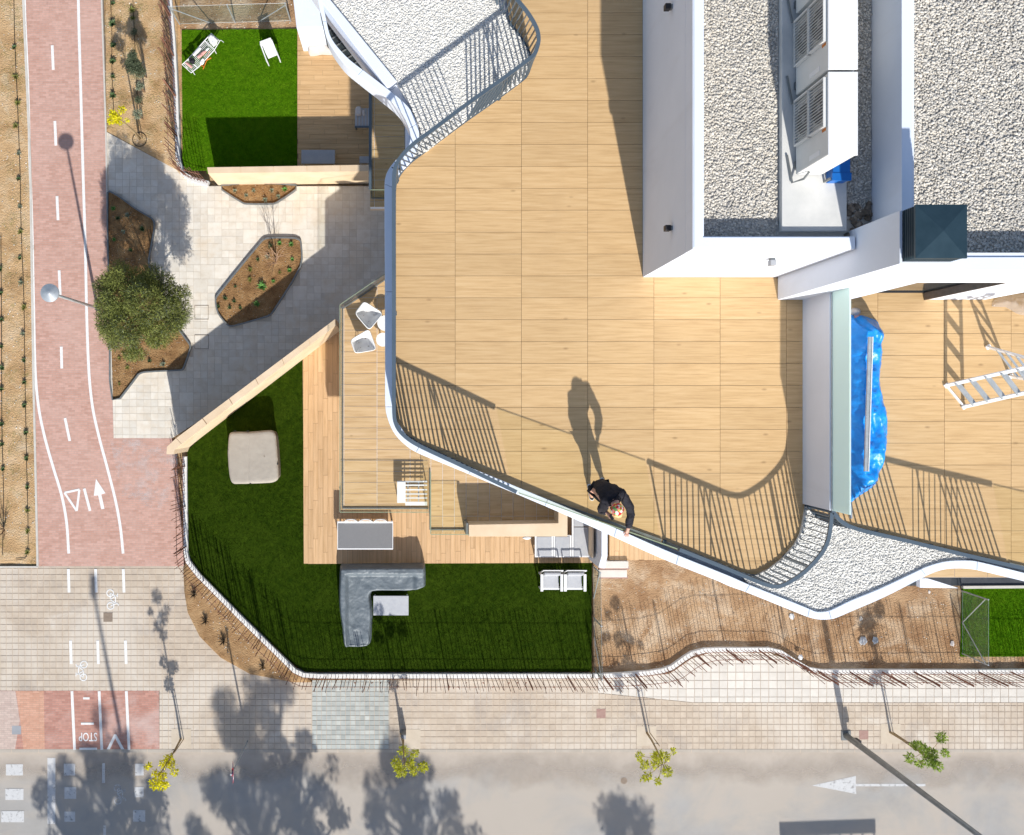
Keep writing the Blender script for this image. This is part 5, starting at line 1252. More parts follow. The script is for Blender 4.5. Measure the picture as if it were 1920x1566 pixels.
# ------------------------------------------------------------------ ladder on the right terrace
ld = thing('stepladder', W(1800, 740, ZD), 'white spattered aluminium stepladder standing open on the right terrace', 'ladder')
def WD(x, y, z): p = W(x, y, ZD); return Vector((p.x, p.y, z))     # deck pixel, lifted straight up
fa, fb = WD(1773, 723, 12.62), WD(1806, 763, 12.62); ta, tb = WD(1822, 692, 14.5), WD(1848, 728, 14.5)
ra_, rb_ = WD(1851, 651, 12.62), WD(1893, 706, 12.62)
for a, b_, nm in ((fa, ta, 'front_rail'), (fb, tb, 'front_rail'), (ra_, ta + Vector((.02, .03, 0)), 'rear_rail'), (rb_, tb + Vector((.02, .03, 0)), 'rear_rail')):
    MB().bar(a, b_, .028, .065, up=(1, -1, 0)).build(nm, M['whitep'], ld)
for k in range(1, 6):
    t_ = k / 6 - .04; p, q = fa.lerp(ta, t_), fb.lerp(tb, t_); MB().bar(p, q, .085, .022).build('step', M['galv'], ld)
for k in range(1, 5):
    t_ = k / 5.2; p, q = ra_.lerp(ta, t_), rb_.lerp(tb, t_); MB().bar(p, q, .035, .022).build('rung', M['galv'], ld)
MB().bar(ta + Vector((-.02, .02, .02)), tb + Vector((-.02, -.02, .02)), .13, .03).build('top_step', M['whitep'], ld)
for p in (fa, fb, ra_, rb_):
    MB().obox(p + Vector((0, 0, .015)), (.09, .075, .05), .6).build('foot', M['plastic'], ld, bevel=.01)
MB().bar(fa - (fb - fa) * .05, fb + (fb - fa) * .06, .03, .05).build('stabiliser', M['whitep'], ld)
gl = thing('glove', WD(1835, 700, 14.4), 'pale green glove hung over the top step of the ladder', 'glove')
p = ta.lerp(ta, 0) + Vector((.03, -.08, .05))
for k in range(5): MB().tube([p, p + Vector((-.04 + .02 * k, -.07, -.01)), p + Vector((-.06 + .03 * k, -.12, -.05))], [.022, .014, .009], 6).build('finger', M['frost'] if False else M['grey'], gl)

# ------------------------------------------------------------------ garden furniture
def legs(t, corners, h, r=.02, m='whitep', z0=0):
    for (x, y) in corners: MB().box(x - r, y - r, z0, x + r, y + r, h).build('leg', M[m], t)
def wbox(x0, y0, x1, y1, z): a, b = W(x0, y1, z), W(x1, y0, z); return a.x, a.y, b.x, b.y
# dining table
t = thing('dining_table', W(684, 1005), 'long white framed table with a speckled grey top on the ground terrace', 'table')
x0, y0, x1, y1 = wbox(632.5, 978, 737, 1030.5, .74)
MB().box(x0, y0, .70, x1, y0 + .035, .74).box(x0, y1 - .05, .70, x1, y1, .74).box(x0, y0 + .035, .70, x0 + .018, y1 - .05, .74).box(x1 - .018, y0 + .035, .70, x1, y1 - .05, .74).build('frame', M['whitep'], t)
MB().box(x0 + .018, y0 + .035, .705, x1 - .018, y1 - .05, .737).build('tabletop', M['greytab'], t)
legs(t, [(x0 + .05, y0 + .06), (x1 - .05, y0 + .06), (x0 + .05, y1 - .06), (x1 - .05, y1 - .06)], .70, .025)
for i, cxp in enumerate((659, 686.5, 714)):
    lb = ['left', 'middle', 'right'][i]
    c = W(cxp, 984, .5); ct = thing('chair', (c.x, c.y, .05), 'white chair tucked under the long grey table, the %s one of three' % lb, 'chair', 'white chairs tucked under the long table')
    MB().obox((c.x, c.y - .12, .45), (.42, .42, .035)).build('seat', M['plastic'], ct, bevel=.012)
    yb_ = W(0, 975.5, .82).y
    pth = [Vector((c.x - .2, yb_ - .06, .82)), Vector((c.x - .12, yb_, .84)), Vector((c.x, yb_ + .012, .845)), Vector((c.x + .12, yb_, .84)), Vector((c.x + .2, yb_ - .06, .82))]
    bk = MB(); S_ = smooth_path(pth, 3)
    for a, b_ in zip(S_[:-1], S_[1:]): bk.bar(a - Vector((0, 0, .13)), b_ - Vector((0, 0, .13)), .03, .26)
    bk.build('backrest', M['plastic'], ct)
    legs(ct, [(c.x - .19, c.y + .06), (c.x + .19, c.y + .06), (c.x - .19, c.y - .3), (c.x + .19, c.y - .3)], .45, .014, 'whitep')
# side table
t = thing('low_table', W(733, 1135), 'low light grey table in the corner of the covered sofa', 'table')
x0, y0, x1, y1 = wbox(700, 1117.5, 766, 1154, .42)
MB().box(x0, y0, .37, x1, y1, .42).build('tabletop', M['cush'], t, bevel=.008); legs(t, [(x0 + .04, y0 + .04), (x1 - .04, y0 + .04), (x0 + .04, y1 - .04), (x1 - .04, y1 - .04)], .37, .02)
# two armchairs on the lawn
def armchair(x0p, x1p, label):
    x0, y0, x1, y1 = wbox(x0p, 1077, x1p, 1109, .58)
    t = thing('armchair', ((x0 + x1) / 2, (y0 + y1) / 2, .03), label, 'armchair', 'white metal armchairs on the lower lawn')
    wd = .085
    MB().box(x0, y0, .55, x0 + wd, y1, .59).build('armrest', M['whitep'], t, bevel=.006); MB().box(x1 - wd, y0, .55, x1, y1, .59).build('armrest', M['whitep'], t, bevel=.006)
    for (a, b_) in ((x0 + .01, y0 + .02), (x1 - .06, y0 + .02), (x0 + .01, y1 - .06), (x1 - .06, y1 - .06)): MB().box(a, b_, .03, a + .05, b_ + .04, .55).build('leg', M['whitep'], t)
    MB().box(x0 + wd, y0 + .01, .20, x1 - wd, y0 + .05, .36).build('front_rail', M['whitep'], t)
    MB().box(x0 + wd + .02, y0 + .055, .22, x1 - wd - .02, y1 - .06, .40).build('seat_cushion', M['cush'], t, bevel=.025)
    # leaning back cushion and back frame
    c = Vector(((x0 + x1) / 2, y1 - .0, .55)); Mx = Matrix.Rotation(R(-14), 3, 'X')
    MB().obox(c + Vector((0, .0, .0)), (x1 - x0 - 2 * wd - .03, .10, .42), M=Mx).build('back_cushion', M['cush'], t, bevel=.03)
    fb_ = MB(); a = Vector((x0 + .05, y1 + .02, .30)); b_ = Vector((x0 + .05, y1 + .16, .86)); a2 = Vector((x1 - .05, y1 + .02, .30)); b2_ = Vector((x1 - .05, y1 + .16, .86))
    fb_.bar(a, b_, .035, .03).bar(a2, b2_, .035, .03).bar(b_, b2_, .03, .035).build('back_frame', M['whitep'], t)
armchair(1013.5, 1056, 'white armchair with grey cushions on the lower lawn, the left one of the pair')
armchair(1057.5, 1099.5, 'white armchair with grey cushions on the lower lawn, next to the yard boundary')
# lounge modules
def module(x0p, y0p, x1p, y1p, label, split=None):
    x0, y0, x1, y1 = wbox(x0p, y0p, x1p, y1p, .40)
    t = thing('lounge_module', ((x0 + x1) / 2, (y0 + y1) / 2, .05), label, 'lounge seat', 'grey cushioned lounge modules')
    MB().box(x0, y0, .30, x0 + .05, y1, .405).box(x1 - .05, y0, .30, x1, y1, .405).box(x0 + .05, y0, .30, x1 - .05, y0 + .03, .40).box(x0 + .05, y1 - .03, .30, x1 - .05, y1, .40).build('frame', M['whitep'], t)
    ys = [y0 + .032, y1 - .032] if split is None else [y0 + .032, W(0, split, .4).y - .008, W(0, split, .4).y + .012, y1 - .032]
    for i in range(0, len(ys), 2): MB().box(x0 + .055, ys[i], .31, x1 - .055, ys[i + 1], .415).build('cushion', M['cush'], t, bevel=.018)
    legs(t, [(x0 + .03, y0 + .03), (x1 - .03, y0 + .03), (x0 + .03, y1 - .03), (x1 - .03, y1 - .03)], .30, .02, z0=.05)
module(1003, 1004, 1037, 1045, 'square grey lounge seat at the left end of the row of three')
module(1037.8, 1004, 1071.5, 1045, 'square grey lounge seat in the middle, joined to its left neighbour')
module(1072.5, 968, 1107, 1045, 'longest grey lounge seat, partly under the roof edge beside the partition wall', split=988)
t = thing('lamp', W(992, 1009), 'small white oval garden lamp on the terrace left of the lounge seats', 'lamp')
b = MB(); c = W(988, 1008.5, .5); n = 14
MB().tube([c + Vector((-.14, 0, 0)), c + Vector((-.08, 0, 0)), c, c + Vector((.08, 0, 0)), c + Vector((.13, 0, 0))], [.01, .045, .06, .045, .01], 12).build('shade', M['plastic'], t, smooth=True)
MB().tube([(c.x, c.y, .05), (c.x, c.y, .47)], .015, 6).build('stem', M['whitep'], t)
# balcony shell chairs
def shell(rim, zs, label):
    """rim: 4 px corners with heights; a bucket seat inside"""
    R_ = [W(p[0], p[1], ZB + z) for p, z in zip(rim, zs)]; P = []
    for i_ in range(4):
        a_, b_, c_2 = R_[i_ - 1], R_[i_], R_[(i_ + 1) % 4]; e0, e1 = b_.lerp(a_, .2), b_.lerp(c_2, .2)
        P += [e0 * (1 - t_) ** 2 + b_ * 2 * t_ * (1 - t_) + e1 * t_ ** 2 for t_ in (0, .25, .5, .75, 1)] + [e1.lerp(c_2.lerp(b_, .2), .5)]
    c = sum(P, Vector((0, 0, 0))) / len(P); P = [c + (p - c) * 1.1 for p in P]
    c0 = Vector((c.x, c.y, ZB)); t = thing('shell_chair', c0, label, 'chair', 'white shell chairs on the balcony')
    rings = [(1.0, 0, 0), (.97, .012, 0), (.90, -.04, 0), (.80, -.16, 0), (.66, -.25, 0), (.3, -.28, 0)]
    V, Fc = [], []; n = len(P)
    for s_, dz, _ in rings:
        for p in P:
            q = c + (p - c) * s_; zz2 = (p.z + dz) if s_ > .95 else (ZB + .42 + (p.z - ZB - .42) * max(0, (s_ - .6) / .4) + dz * .2)
            V.append((q.x, q.y, zz2))
    for i in range(len(rings) - 1):
        for k in range(n): Fc.append((i * n + k, i * n + (k + 1) % n, (i + 1) * n + (k + 1) % n, (i + 1) * n + k))
    Fc.append(tuple(range((len(rings) - 1) * n, len(rings) * n)))
    me = bpy.data.meshes.new('shell'); me.from_pydata([(a - c0.x, b - c0.y, d - c0.z) for a, b, d in V], [], Fc); me.update(); me.polygons.foreach_set('use_smooth', [True] * len(me.polygons))
    o = link('shell', me, M['plastic'], t); md = o.modifiers.new('solid', 'SOLIDIFY'); md.thickness = .012
    for p in R_:
        q = c + (Vector((p.x, p.y, 0)) - Vector((c.x, c.y, 0))) * .8; q2 = c + (Vector((p.x, p.y, 0)) - Vector((c.x, c.y, 0))) * .4
        MB().tube([(q.x, q.y, ZB), (q2.x, q2.y, ZB + .40)], .010, 6).build('leg', M['barkp'], t)
shell([(667.5, 588), (683, 567), (716, 588), (692, 617)], [.80, .66, .58, .74], 'white plastic shell chair on the balcony, the one nearer the glass corner')
shell([(659, 638), (691, 619), (704, 655), (667, 661)], [.78, .62, .60, .78], 'white plastic shell chair on the balcony, below its twin')
for (x, y, r_, z, lb) in ((722, 606, 14.5, .5, 'round white side table on the balcony half hidden under the roof edge'), (718, 637, 13, .42, 'smaller round white side table beside the lower shell chair')):
    c = W(x, y, ZB + z); t = thing('side_table', (c.x, c.y, ZB), lb, 'table', 'round white side tables')
    rm = r_ * (H - ZB - z) / F; MB().disc(c, rm, ZB + z - .025, ZB + z, 28).build('tabletop', M['plastic'], t)
    for k in range(3): a = k * 2.1; MB().tube([(c.x + rm * .8 * math.cos(a), c.y + rm * .8 * math.sin(a), ZB), (c.x + rm * .3 * math.cos(a), c.y + rm * .3 * math.sin(a), ZB + z - .025)], .009, 6).build('leg', M['barkp'], t)
# folded slatted lounger on the balcony
t = thing('slatted_lounger', W(772, 925, ZB), 'folded white slatted lounger at the corner of the glass balcony', 'lounger')
z = ZB + .45
x0, y0, x1, y1 = wbox(744.5, 902, 760.5, 943, z); MB().box(x0, y0, z - .03, x1, y1, z).build('end_board', M['whitep'], t, bevel=.004)
for k, yy in enumerate((903, 910, 918.5, 926.5, 934)):
    a, b_ = W(760.5, yy, z), W(801, yy, z); MB().bar(a + Vector((0, 0, -.02 - .0)), b_ + Vector((0, 0, -.02)), .038, .022).build('slat', M['whitep'] if k < 3 else M['acb'], t)
for xx in (765, 785): a, b_ = W(xx, 902, z - .05), W(xx, 940, z - .05); MB().bar(a, b_, .03, .02).build('cross_rail', M['galv'], t)
x0, y0, x1, y1 = wbox(760, 941, 801, 948, z - .03); MB().box(x0, y0, z - .09, x1, y1, z - .04).build('frame', M['whitep'], t)
for (xx, yy) in ((746, 905), (746, 940), (799, 905), (799, 945)): p = W(xx, yy, z); MB().box(p.x - .015, p.y - .015, ZB, p.x + .015, p.y + .015, z - .09).build('leg', M['whitep'], t)

# upper lawn: cluttered lounger, white chair, covered armchair, bench, tables
t = thing('sun_lounger', W(378, 100), 'white barred sun lounger strewn with towels and small things on the upper lawn', 'lounger')
z = .42
fr_ = [(341.5, 121), (358.5, 136.5), (372, 126), (401, 95), (412, 77), (396, 63), (384, 76), (353, 111)]
MB().tube(WP(fr_, z), .017, 6, close=True).build('frame', M['whitep'], t)
MB().tube([W(384, 76, z), W(402, 93, z)], .015, 6).build('cross_bar', M['whitep'], t); MB().tube([W(352, 111, z), W(371, 127, z)], .015, 6).build('cross_bar', M['whitep'], t)
for k in range(1, 9):
    f = k / 9; MB().tube([W(384 + 18 * f, 76 + 17 * f, z - .01), W(353 + 18 * f, 111 + 16 * f, z - .01)], .008, 5).build('slat', M['whitep'], t)
for k in range(1, 6):
    f = k / 6; MB().tube([W(342 + 11 * f, 121 - 10 * f, z - .01), W(359 + 13 * f, 136 - 10 * f, z - .01)], .008, 5).build('slat', M['whitep'], t)
    f = k / 6; MB().tube([W(385 + 17 * f, 76 + 16 * f, z - .01), W(396 + 16 * f, 64 + 13 * f, z - .01)], .008, 5).build('slat', M['whitep'], t)
for (x, y) in ((346, 120), (360, 132), (386, 78), (401, 92)): p = W(x, y, z); MB().tube([p, (p.x, p.y, .03)], .014, 6).build('leg', M['whitep'], t)
MB().tube([W(411, 76, z), W(415, 76, z), W(419.5, 79.5, z)], .01, 5).build('handle', M['whitep'], t)
def item(nm, pts, z0, h, m, label, cat, amp=.3):
    c = W(*pts[0], z0); o = thing(nm, (c.x, c.y, z0), label, cat)
    drape('body', pts, z0, lambda x, y, e: z0 + .004 + h * sm(0, .03, e) * (1 + amp * wr(x, y, 22, 2)), m, o, cell=.02, floor=z0, sub=2)
item('pillow', [(390, 73), (397, 65), (409, 76), (401, 88)], .45, .08, M['plastic'], 'white pillow at the head of the cluttered lounger', 'pillow')
item('newspaper', [(361, 102), (373, 88), (378, 92), (365, 105)], .44, .02, M['plastic'], 'folded white paper lying on the cluttered lounger', 'paper')
item('towel', [(369, 106), (384, 94), (388, 97), (374, 110)], .44, .04, M['pink'], 'pink towel lying on the cluttered lounger', 'towel', .8)
item('hat', [(354, 111), (360, 108), (366, 114), (363, 121), (356, 118)], .44, .10, M['black'], 'black hat on the foot end of the cluttered lounger', 'hat', .6)
item('paper_cup', [(384, 95), (390, 89), (392, 92), (387, 97)], .44, .04, M['plastic'], 'crumpled white wrapper near the pillow end of the lounger', 'wrapper')
item('bag', [(374, 117), (381, 109), (384, 113), (382, 120), (377, 122)], .44, .09, M['plastic'], 'small white bag hanging over the lounger side', 'bag', .8)
item('shirt', [(347, 118), (351, 116), (361, 125), (358, 128)], .43, .03, M['pink'], 'faded pink shirt across the foot bars of the lounger', 'shirt', .6)
t = thing('toy_rake', W(386, 115), 'orange toy stand lying on the upper lawn beside the lounger', 'toy')
for a, b_ in (((382, 132), (394, 106)), ((377, 125), (385, 128)), ((388, 116), (398, 112)), ((390, 108), (395, 100))): MB().tube([W(*a) + Vector((0, 0, .10)), W(*b_) + Vector((0, 0, .16))], .016, 6).build('stick', M['orange'], t)
t = thing('garden_chair', W(506, 92), 'bright white garden chair on the upper lawn near the terrace edge', 'chair')
z = .42
MB().prism(g([(488.5, 81), (508.5, 74), (522, 102), (503, 110)], z), z - .03, z).build('seat', M['plastic'], t, bevel=.01)
for a, b_ in (((488, 82), (501, 117)), ((509, 75), (523.5, 110))): MB().bar(W(*a, z + .14), W(*b_, z + .14), .035, .03).build('armrest', M['whitep'], t)
for (x, y) in ((489, 83), (501, 115), (509, 77), (523, 108)): p = W(x, y, z); MB().box(p.x - .015, p.y - .015, .03, p.x + .015, p.y + .015, z + .12).build('leg', M['whitep'], t)
pp = g([(488, 80), (508, 72.5), (507, 71), (487, 78.5)], .8); MB().prism(pp, z, .82).build('backrest', M['plastic'], t)
t = thing('covered_armchair', W(600, 65), 'armchair under a cream cover at the top of the upper terrace', 'armchair')
drape('cover', [(570, 37), (575, 33), (600, 32), (630, 33), (628, 85), (600, 88), (578, 91), (574, 80), (571, 60)], .7, lambda x, y, e: .52 + .28 * sm(W(0, 55, .7).y - .05, W(0, 55, .7).y + .08, y) + .02 * wr(x, y, 7) - .25 * (1 - sm(0, .06, e)), M['cream'], t, cell=.035, floor=.05)
t = thing('bench', W(678, 225), 'dark slatted bench half in shade beside the upper balcony', 'bench')
x0, y0, x1, y1 = wbox(665, 203, 700, 238, .42)
for k in range(6): xx = x0 + k * (x1 - x0) / 6; MB().box(xx + .01, y0 + .03, .38, xx + (x1 - x0) / 6 - .01, y1, .42).build('slat', M['cush'], t)
MB().box(x0, y0 - .03, .40, x1, y0 + .02, .46).build('front_rail', M['greymetal'], t)
legs(t, [(x0 + .03, y0 + .03), (x1 - .03, y0 + .03), (x0 + .03, y1 - .03), (x1 - .03, y1 - .03)], .38, .02, 'greymetal')
item('cushion', [(667, 203), (669, 200), (676, 200), (678, 204), (678, 216), (667, 217)], .44, .09, M['cream'], 'cream cushion on the left half of the dark bench', 'cushion', .1)
item('cushion', [(678, 208), (680, 206), (684, 207), (685, 216), (679, 217)], .44, .07, M['cream'], 'narrow cream cushion leaning right of the first on the bench', 'cushion', .1)
t = thing('low_table', W(595, 295), 'blue grey low table in the shade of the straight cream wall', 'table')
x0, y0, x1, y1 = wbox(565, 281, 628, 307, .4); MB().box(x0, y0, .35, x1, y1, .4).build('tabletop', M['cush'], t, bevel=.01); legs(t, [(x0 + .04, y0 + .04), (x1 - .04, y0 + .04), (x0 + .04, y1 - .04), (x1 - .04, y1 - .04)], .35, .02)
t = thing('stool', W(683, 300), 'small grey stool in the shaded corner next to the cream wall', 'stool')
x0, y0, x1, y1 = wbox(674, 293, 692, 306, .4); MB().box(x0, y0, .35, x1, y1, .4).build('seat', M['cush'], t, bevel=.01); legs(t, [(x0 + .03, y0 + .03), (x1 - .03, y0 + .03), (x0 + .03, y1 - .03), (x1 - .03, y1 - .03)], .35, .02)

# ------------------------------------------------------------------ street furniture
def cover(name, x, y, w_, h_, m, label, r=None):
    c = W(x, y); t = MB()
    if r: t.disc(c, r * px, -.1, .004 if y < 1405 else -.084, 24)
    else: t.box(c.x - w_ / 2 * px, c.y - h_ / 2 * px, -.05, c.x + w_ / 2 * px, c.y + h_ / 2 * px, .005)
    return tag(t.build(name, M[m]), label, 'cover')
cover('inspection_cover', 202.5, 1157.5, 17, 17, 'browncover', 'square brown inspection cover in the pavement below the bicycle symbol')
cover('inspection_cover', 31, 1369, 17, 16, 'bin', 'square grey inspection cover in the brick crossing at the left')
cover('inspection_cover', 1127, 1338, 17, 17, 'redcover', 'square reddish cover in the middle of the pavement')
cover('inspection_cover', 1619.5, 1378, 17, 17, 'redcover', 'square reddish cover between the tall lamp pole and the rightmost tree')
cover('manhole_cover', 1171, 1466, 0, 0, 'browncover', 'round brown manhole cover in the road', r=6)
for (x, y, lb) in ((1212, 1380, 'third young tree'), (770, 1386, 'young tree with the meter box'), (1670, 1376, 'rightmost young tree'), (340, 1385, 'leftmost young tree')):
    cover('tree_pit', x, y, 37, 37, 'cover', 'beige square tree pit cover round the ' + lb)
    o = [q for q in C.objects if q.name.startswith('tree_pit')][-1]
for (x, y) in ((378, 586), (378, 641)):
    mb = MB(); c = W(x, y)
    for a, b_, c2, d in ((-.22, -.22, .22, -.21), (-.22, .21, .22, .22), (-.22, -.21, -.21, .21), (.21, -.21, .22, .21)): mb.box(c.x + a, c.y + b_, 0, c.x + c2, c.y + d, .009)
    tag(mb.build('cover_frame', M['browncover']), 'thin metal frame of the plaza cover ' + ('in the sun' if y < 600 else 'cut by the shadow edge'), 'cover')
t = thing('meter_box', W(756, 1375), 'small grey meter box next to a young tree on the pavement', 'box')
c = W(757, 1371); MB().box(c.x - .07, c.y - .09, 0, c.x + .07, c.y + .03, .5).build('cabinet', M['bin'], t, bevel=.01); MB().box(c.x - .075, c.y + .031, .0, c.x + .075, c.y + .06, .52).build('door', M['polegrey'], t)
# small disc lamp by the cycle track
t = thing('street_lamp', W(183, 578), 'slim street lamp with a pale disc head over the cycle track', 'street lamp')
b0 = W(183, 578)
MB().tube([b0, b0 + Vector((0, 0, 3.9))], [.05, .035], 10).build('pole', M['galv'], t, smooth=True)
MB().disc(b0, .09, 0, .03, 16).build('base_plate', M['polegrey'], t)
MB().disc(b0, .25, 3.95, 3.985, 32, .25).disc(b0, .25, 3.986, 4.07, 32, .03).build('lamp_head', M['galv'], t)
MB().disc(b0, .07, 3.80, 3.949, 14, .12).build('neck', M['polegrey'], t)
# tall tapered pole at the lower right
t = thing('street_lamp', W(1586, 1379), 'tall tapered dark grey street lamp pole leaning out of the picture corner', 'street lamp')
b0 = W(1586, 1379)
MB().tube([b0 + Vector((0, 0, .02)), b0 + Vector((0, 0, 9))], [.095, .055], 14).build('pole', M['polegrey'], t, smooth=True)
MB().obox(b0 + Vector((0, 0, .012)), (.3, .3, .024)).build('base_plate', M['polegrey'], t)
MB().obox(b0 + Vector((.14, 0, .5)), (.09, .10, .3)).build('hatch', M['dark'], t)
MB().tube([b0 + Vector((0, 0, 8.95)), b0 + Vector((0, -.7, 9.3)), b0 + Vector((0, -1.4, 9.35))], .04, 8).build('arm', M['polegrey'], t)
MB().obox(b0 + Vector((0, -1.6, 9.33)), (.28, .6, .1)).build('lamp_head', M['polegrey'], t, bevel=.03)
# lamp outside the frame whose shadow crosses the crossing
b0 = W(290, 1712); t = thing('street_lamp', (b0.x, b0.y, -.09), 'street lamp across the road that throws the long thin shadow', 'street lamp')
MB().tube([b0, b0 + Vector((0, 0, 7.6))], [.07, .05], 10).build('pole', M['polegrey'], t); MB().obox((b0.x, b0.y + .2, 7.62), (.2, .62, .12)).build('lamp_head', M['galv'], t)
# road sign
t = thing('road_sign', W(464, 1390), 'blue and red road sign on a thin grey pole at the kerb', 'sign')
b0 = W(464, 1390); MB().tube([b0, b0 + Vector((0, 0, 2.75))], .028, 8).build('pole', M['galv'], t)
c = b0 + Vector((.0, -.04, 2.45)); sg = MB(); n = 24
Mx = Matrix.Rotation(R(-78), 3, 'Y')
def sdisc(r, th, off, m, nm):
    q = MB(); vs = []
    for s_ in (-th, th):
        for k in range(n): vs.append(c + Mx @ Vector((r * math.cos(6.283 * k / n), r * math.sin(6.283 * k / n), s_ + off)))
    q.add(vs, [tuple(range(n)), tuple(range(2 * n - 1, n - 1, -1))] + [(i, (i + 1) % n, n + (i + 1) % n, n + i) for i in range(n)]); return q.build(nm, M[m], t)
sdisc(.30, .004, 0, 'signr', 'rim'); sdisc(.25, .003, .006, 'signb', 'face'); sdisc(.25, .003, -.006, 'galv', 'back')
MB().bar(c + Mx @ Vector((-.18, -.18, .011)), c + Mx @ Vector((.18, .18, .011)), .05, .004).build('slash', M['signr'], t)
# shelter across the road, only its shadow reaches the picture
b0 = W(1590, 1744); t = thing('bus_shelter', (b0.x, b0.y, -.09), 'bus shelter across the road that throws the striped shadow', 'shelter')
MB().obox((b0.x, b0.y, 2.32), (3.0, .38, .06), R(2)).build('roof', M['greymetal'], t)
MB().obox((b0.x, b0.y - .05, 1.94), (3.0, .03, .10), R(2)).build('beam', M['greymetal'], t)
for k in range(9): MB().obox((b0.x - 1.45 + k * .36, b0.y - .05, 1.15), (.05, .05, 2.3), R(2)).build('post', M['greymetal'], t)
MB().obox((b0.x, b0.y - .12, .95), (3.0, .03, 1.4), R(2)).build('back_panel', M['greymetal'], t)

# ------------------------------------------------------------------ vegetation
def leafmesh(name, centers, n, ls, lw, m, parent, seed=0, flat=.35, kind=None, droop=0.0):
    """centers: list of (x,y,z,r[,rz]); n leaves spread in the clump volumes; leaf = folded 4-vertex blade"""
    rr = np.random.RandomState(seed); C_ = np.array([(c[0], c[1], c[2], c[3], c[4] if len(c) > 4 else c[3]) for c in centers], np.float32)
    wts = C_[:, 3] ** 2; idx = rr.choice(len(C_), n, p=wts / wts.sum()); c = C_[idx]
    d = rr.normal(size=(n, 3)); d /= np.linalg.norm(d, axis=1)[:, None]; rad = rr.uniform(0, 1, n) ** .42
    P = c[:, :3] + d * rad[:, None] * np.stack([c[:, 3], c[:, 3], c[:, 4]], 1)
    dirv = d * .8 + rr.normal(size=(n, 3)) * .6; dirv[:, 2] = dirv[:, 2] * (1 - flat) - droop; dirv /= np.linalg.norm(dirv, axis=1)[:, None]
    u = rr.normal(size=(n, 3)); u[:, 2] *= .5; s = np.cross(dirv, u); s /= np.linalg.norm(s, axis=1)[:, None] + 1e-9
    L = ls * rr.uniform(.6, 1.3, n)[:, None]; Wd = lw * rr.uniform(.6, 1.3, n)[:, None]
    a = P; b = P + dirv * L * .5 + s * Wd; e = P + dirv * L; f = P + dirv * L * .5 - s * Wd
    V = np.stack([a, b, e, f], 1).reshape(-1, 3); Fc = np.arange(n * 4).reshape(-1, 4)
    o = npmesh(name, V, Fc, m, parent)
    if kind: o['kind'] = kind
    return o
def limb(path, r0, r1): n = len(path); return [r0 + (r1 - r0) * i / (n - 1) for i in range(n)]

# big olive tree
base = W(310, 598); tr = thing('olive_tree', base, 'bushy round olive tree in the plaza bed beside the cycle track', 'tree')
r = random.Random(11); clumps = []
for k in range(90):
    a = 6.283 * (k * .618 % 1) + r.uniform(-.2, .2); el_ = math.asin(-.5 + 1.5 * (k + .5) / 90); q = r.uniform(.62, 1.04)
    rx = 1.27 * q * (1 + .12 * math.sin(3 * a + 1) + .06 * math.sin(7 * a))
    clumps.append((base.x - .10 + rx * math.cos(a) * math.cos(el_), base.y + .02 + rx * .97 * math.sin(a) * math.cos(el_), 2.4 + 1.4 * q * math.sin(el_), r.uniform(.13, .33), r.uniform(.13, .26)))
leafmesh('crown', clumps, 46000, .10, .0095, M['olive'], tr, 3, flat=.2)
leafmesh('crown', [(c[0], c[1], c[2] - .1, c[3] * 1.1) for c in clumps[::2]], 12000, .085, .009, M['oliveg'], tr, 4)
trunk = [base, base + Vector((.03, .02, .5)), base + Vector((-.04, .05, 1.1))]
MB().tube(trunk, [.10, .075, .06], 10).build('trunk', M['bark'], tr, smooth=True)
br = MB()
for k in range(14):
    c = clumps[k * 3]; e = Vector(c[:3]); m0 = trunk[2].lerp(e, .5) + Vector((r.uniform(-.1, .1), r.uniform(-.1, .1), .12)); br.tube([trunk[r.choice((1, 2))], m0, e], [.04, .025, .008], 6)
br.build('branches', M['bark'], tr)

def young_tree(bx, by, cl, m, label, h=3.3, seed=0, tie=True, dens=95, lean=0):
    base = W(bx, by); t = thing('young_tree', base, label, 'tree', 'young street trees'); r = random.Random(seed); pts = []
    for (x, y, rad) in cl:
        k = math.hypot(x - NX, y - NY) / math.hypot(bx - NX, by - NY); z = min(max(H * (1 - 1 / k), 1.3), h)
        z += r.uniform(-.25, .25); p = W(x, y, z); pts.append((p.x, p.y, z, rad * (H - z) / F * .95))
    cen = sum((Vector(p[:3]) for p in pts), Vector((0, 0, 0))) / len(pts)
    top = Vector((cen.x * .6 + base.x * .4, cen.y * .6 + base.y * .4, h - .4)); mid = base.lerp(top, .45) + Vector((r.uniform(-.04, .04), r.uniform(-.04, .04), 0))
    mid.z = 1.4
    MB().tube([base, base.lerp(mid, .5) + Vector((.01, .01, 0)), mid, top], [.035, .03, .024, .008], 7).build('trunk', M['barkp'], t, smooth=True)
    b = MB()
    for p in pts:
        e = Vector(p[:3]); s_ = mid.lerp(top, r.uniform(0, .8)); b.tube([s_, s_.lerp(e, .55) + Vector((0, 0, .06)), e], [.010, .007, .004], 5)
        for q in range(4): e2 = e + Vector((r.uniform(-1, 1), r.uniform(-1, 1), r.uniform(-1, 1))) * p[3] * .7; b.tube([e, e2], .003, 4)
    b.build('twigs', M['barkp'], t)
    leafmesh('crown', pts, int(dens * sum((p[3] * 10) ** 2 for p in pts)), .085, .021, m, t, seed)
    if tie:
        MB().tube([base + Vector((.09, 0, 0)), base + Vector((.09, 0, 1.2))], .014, 6).build('stake', M['barkp'], t)
        MB().tube([base + Vector((.09, 0, 1.0)), base + Vector((0, .03, 1.0)), base + Vector((-.03, 0, 1.0))], .01, 5).build('tie', M['dark'], t)
    return t
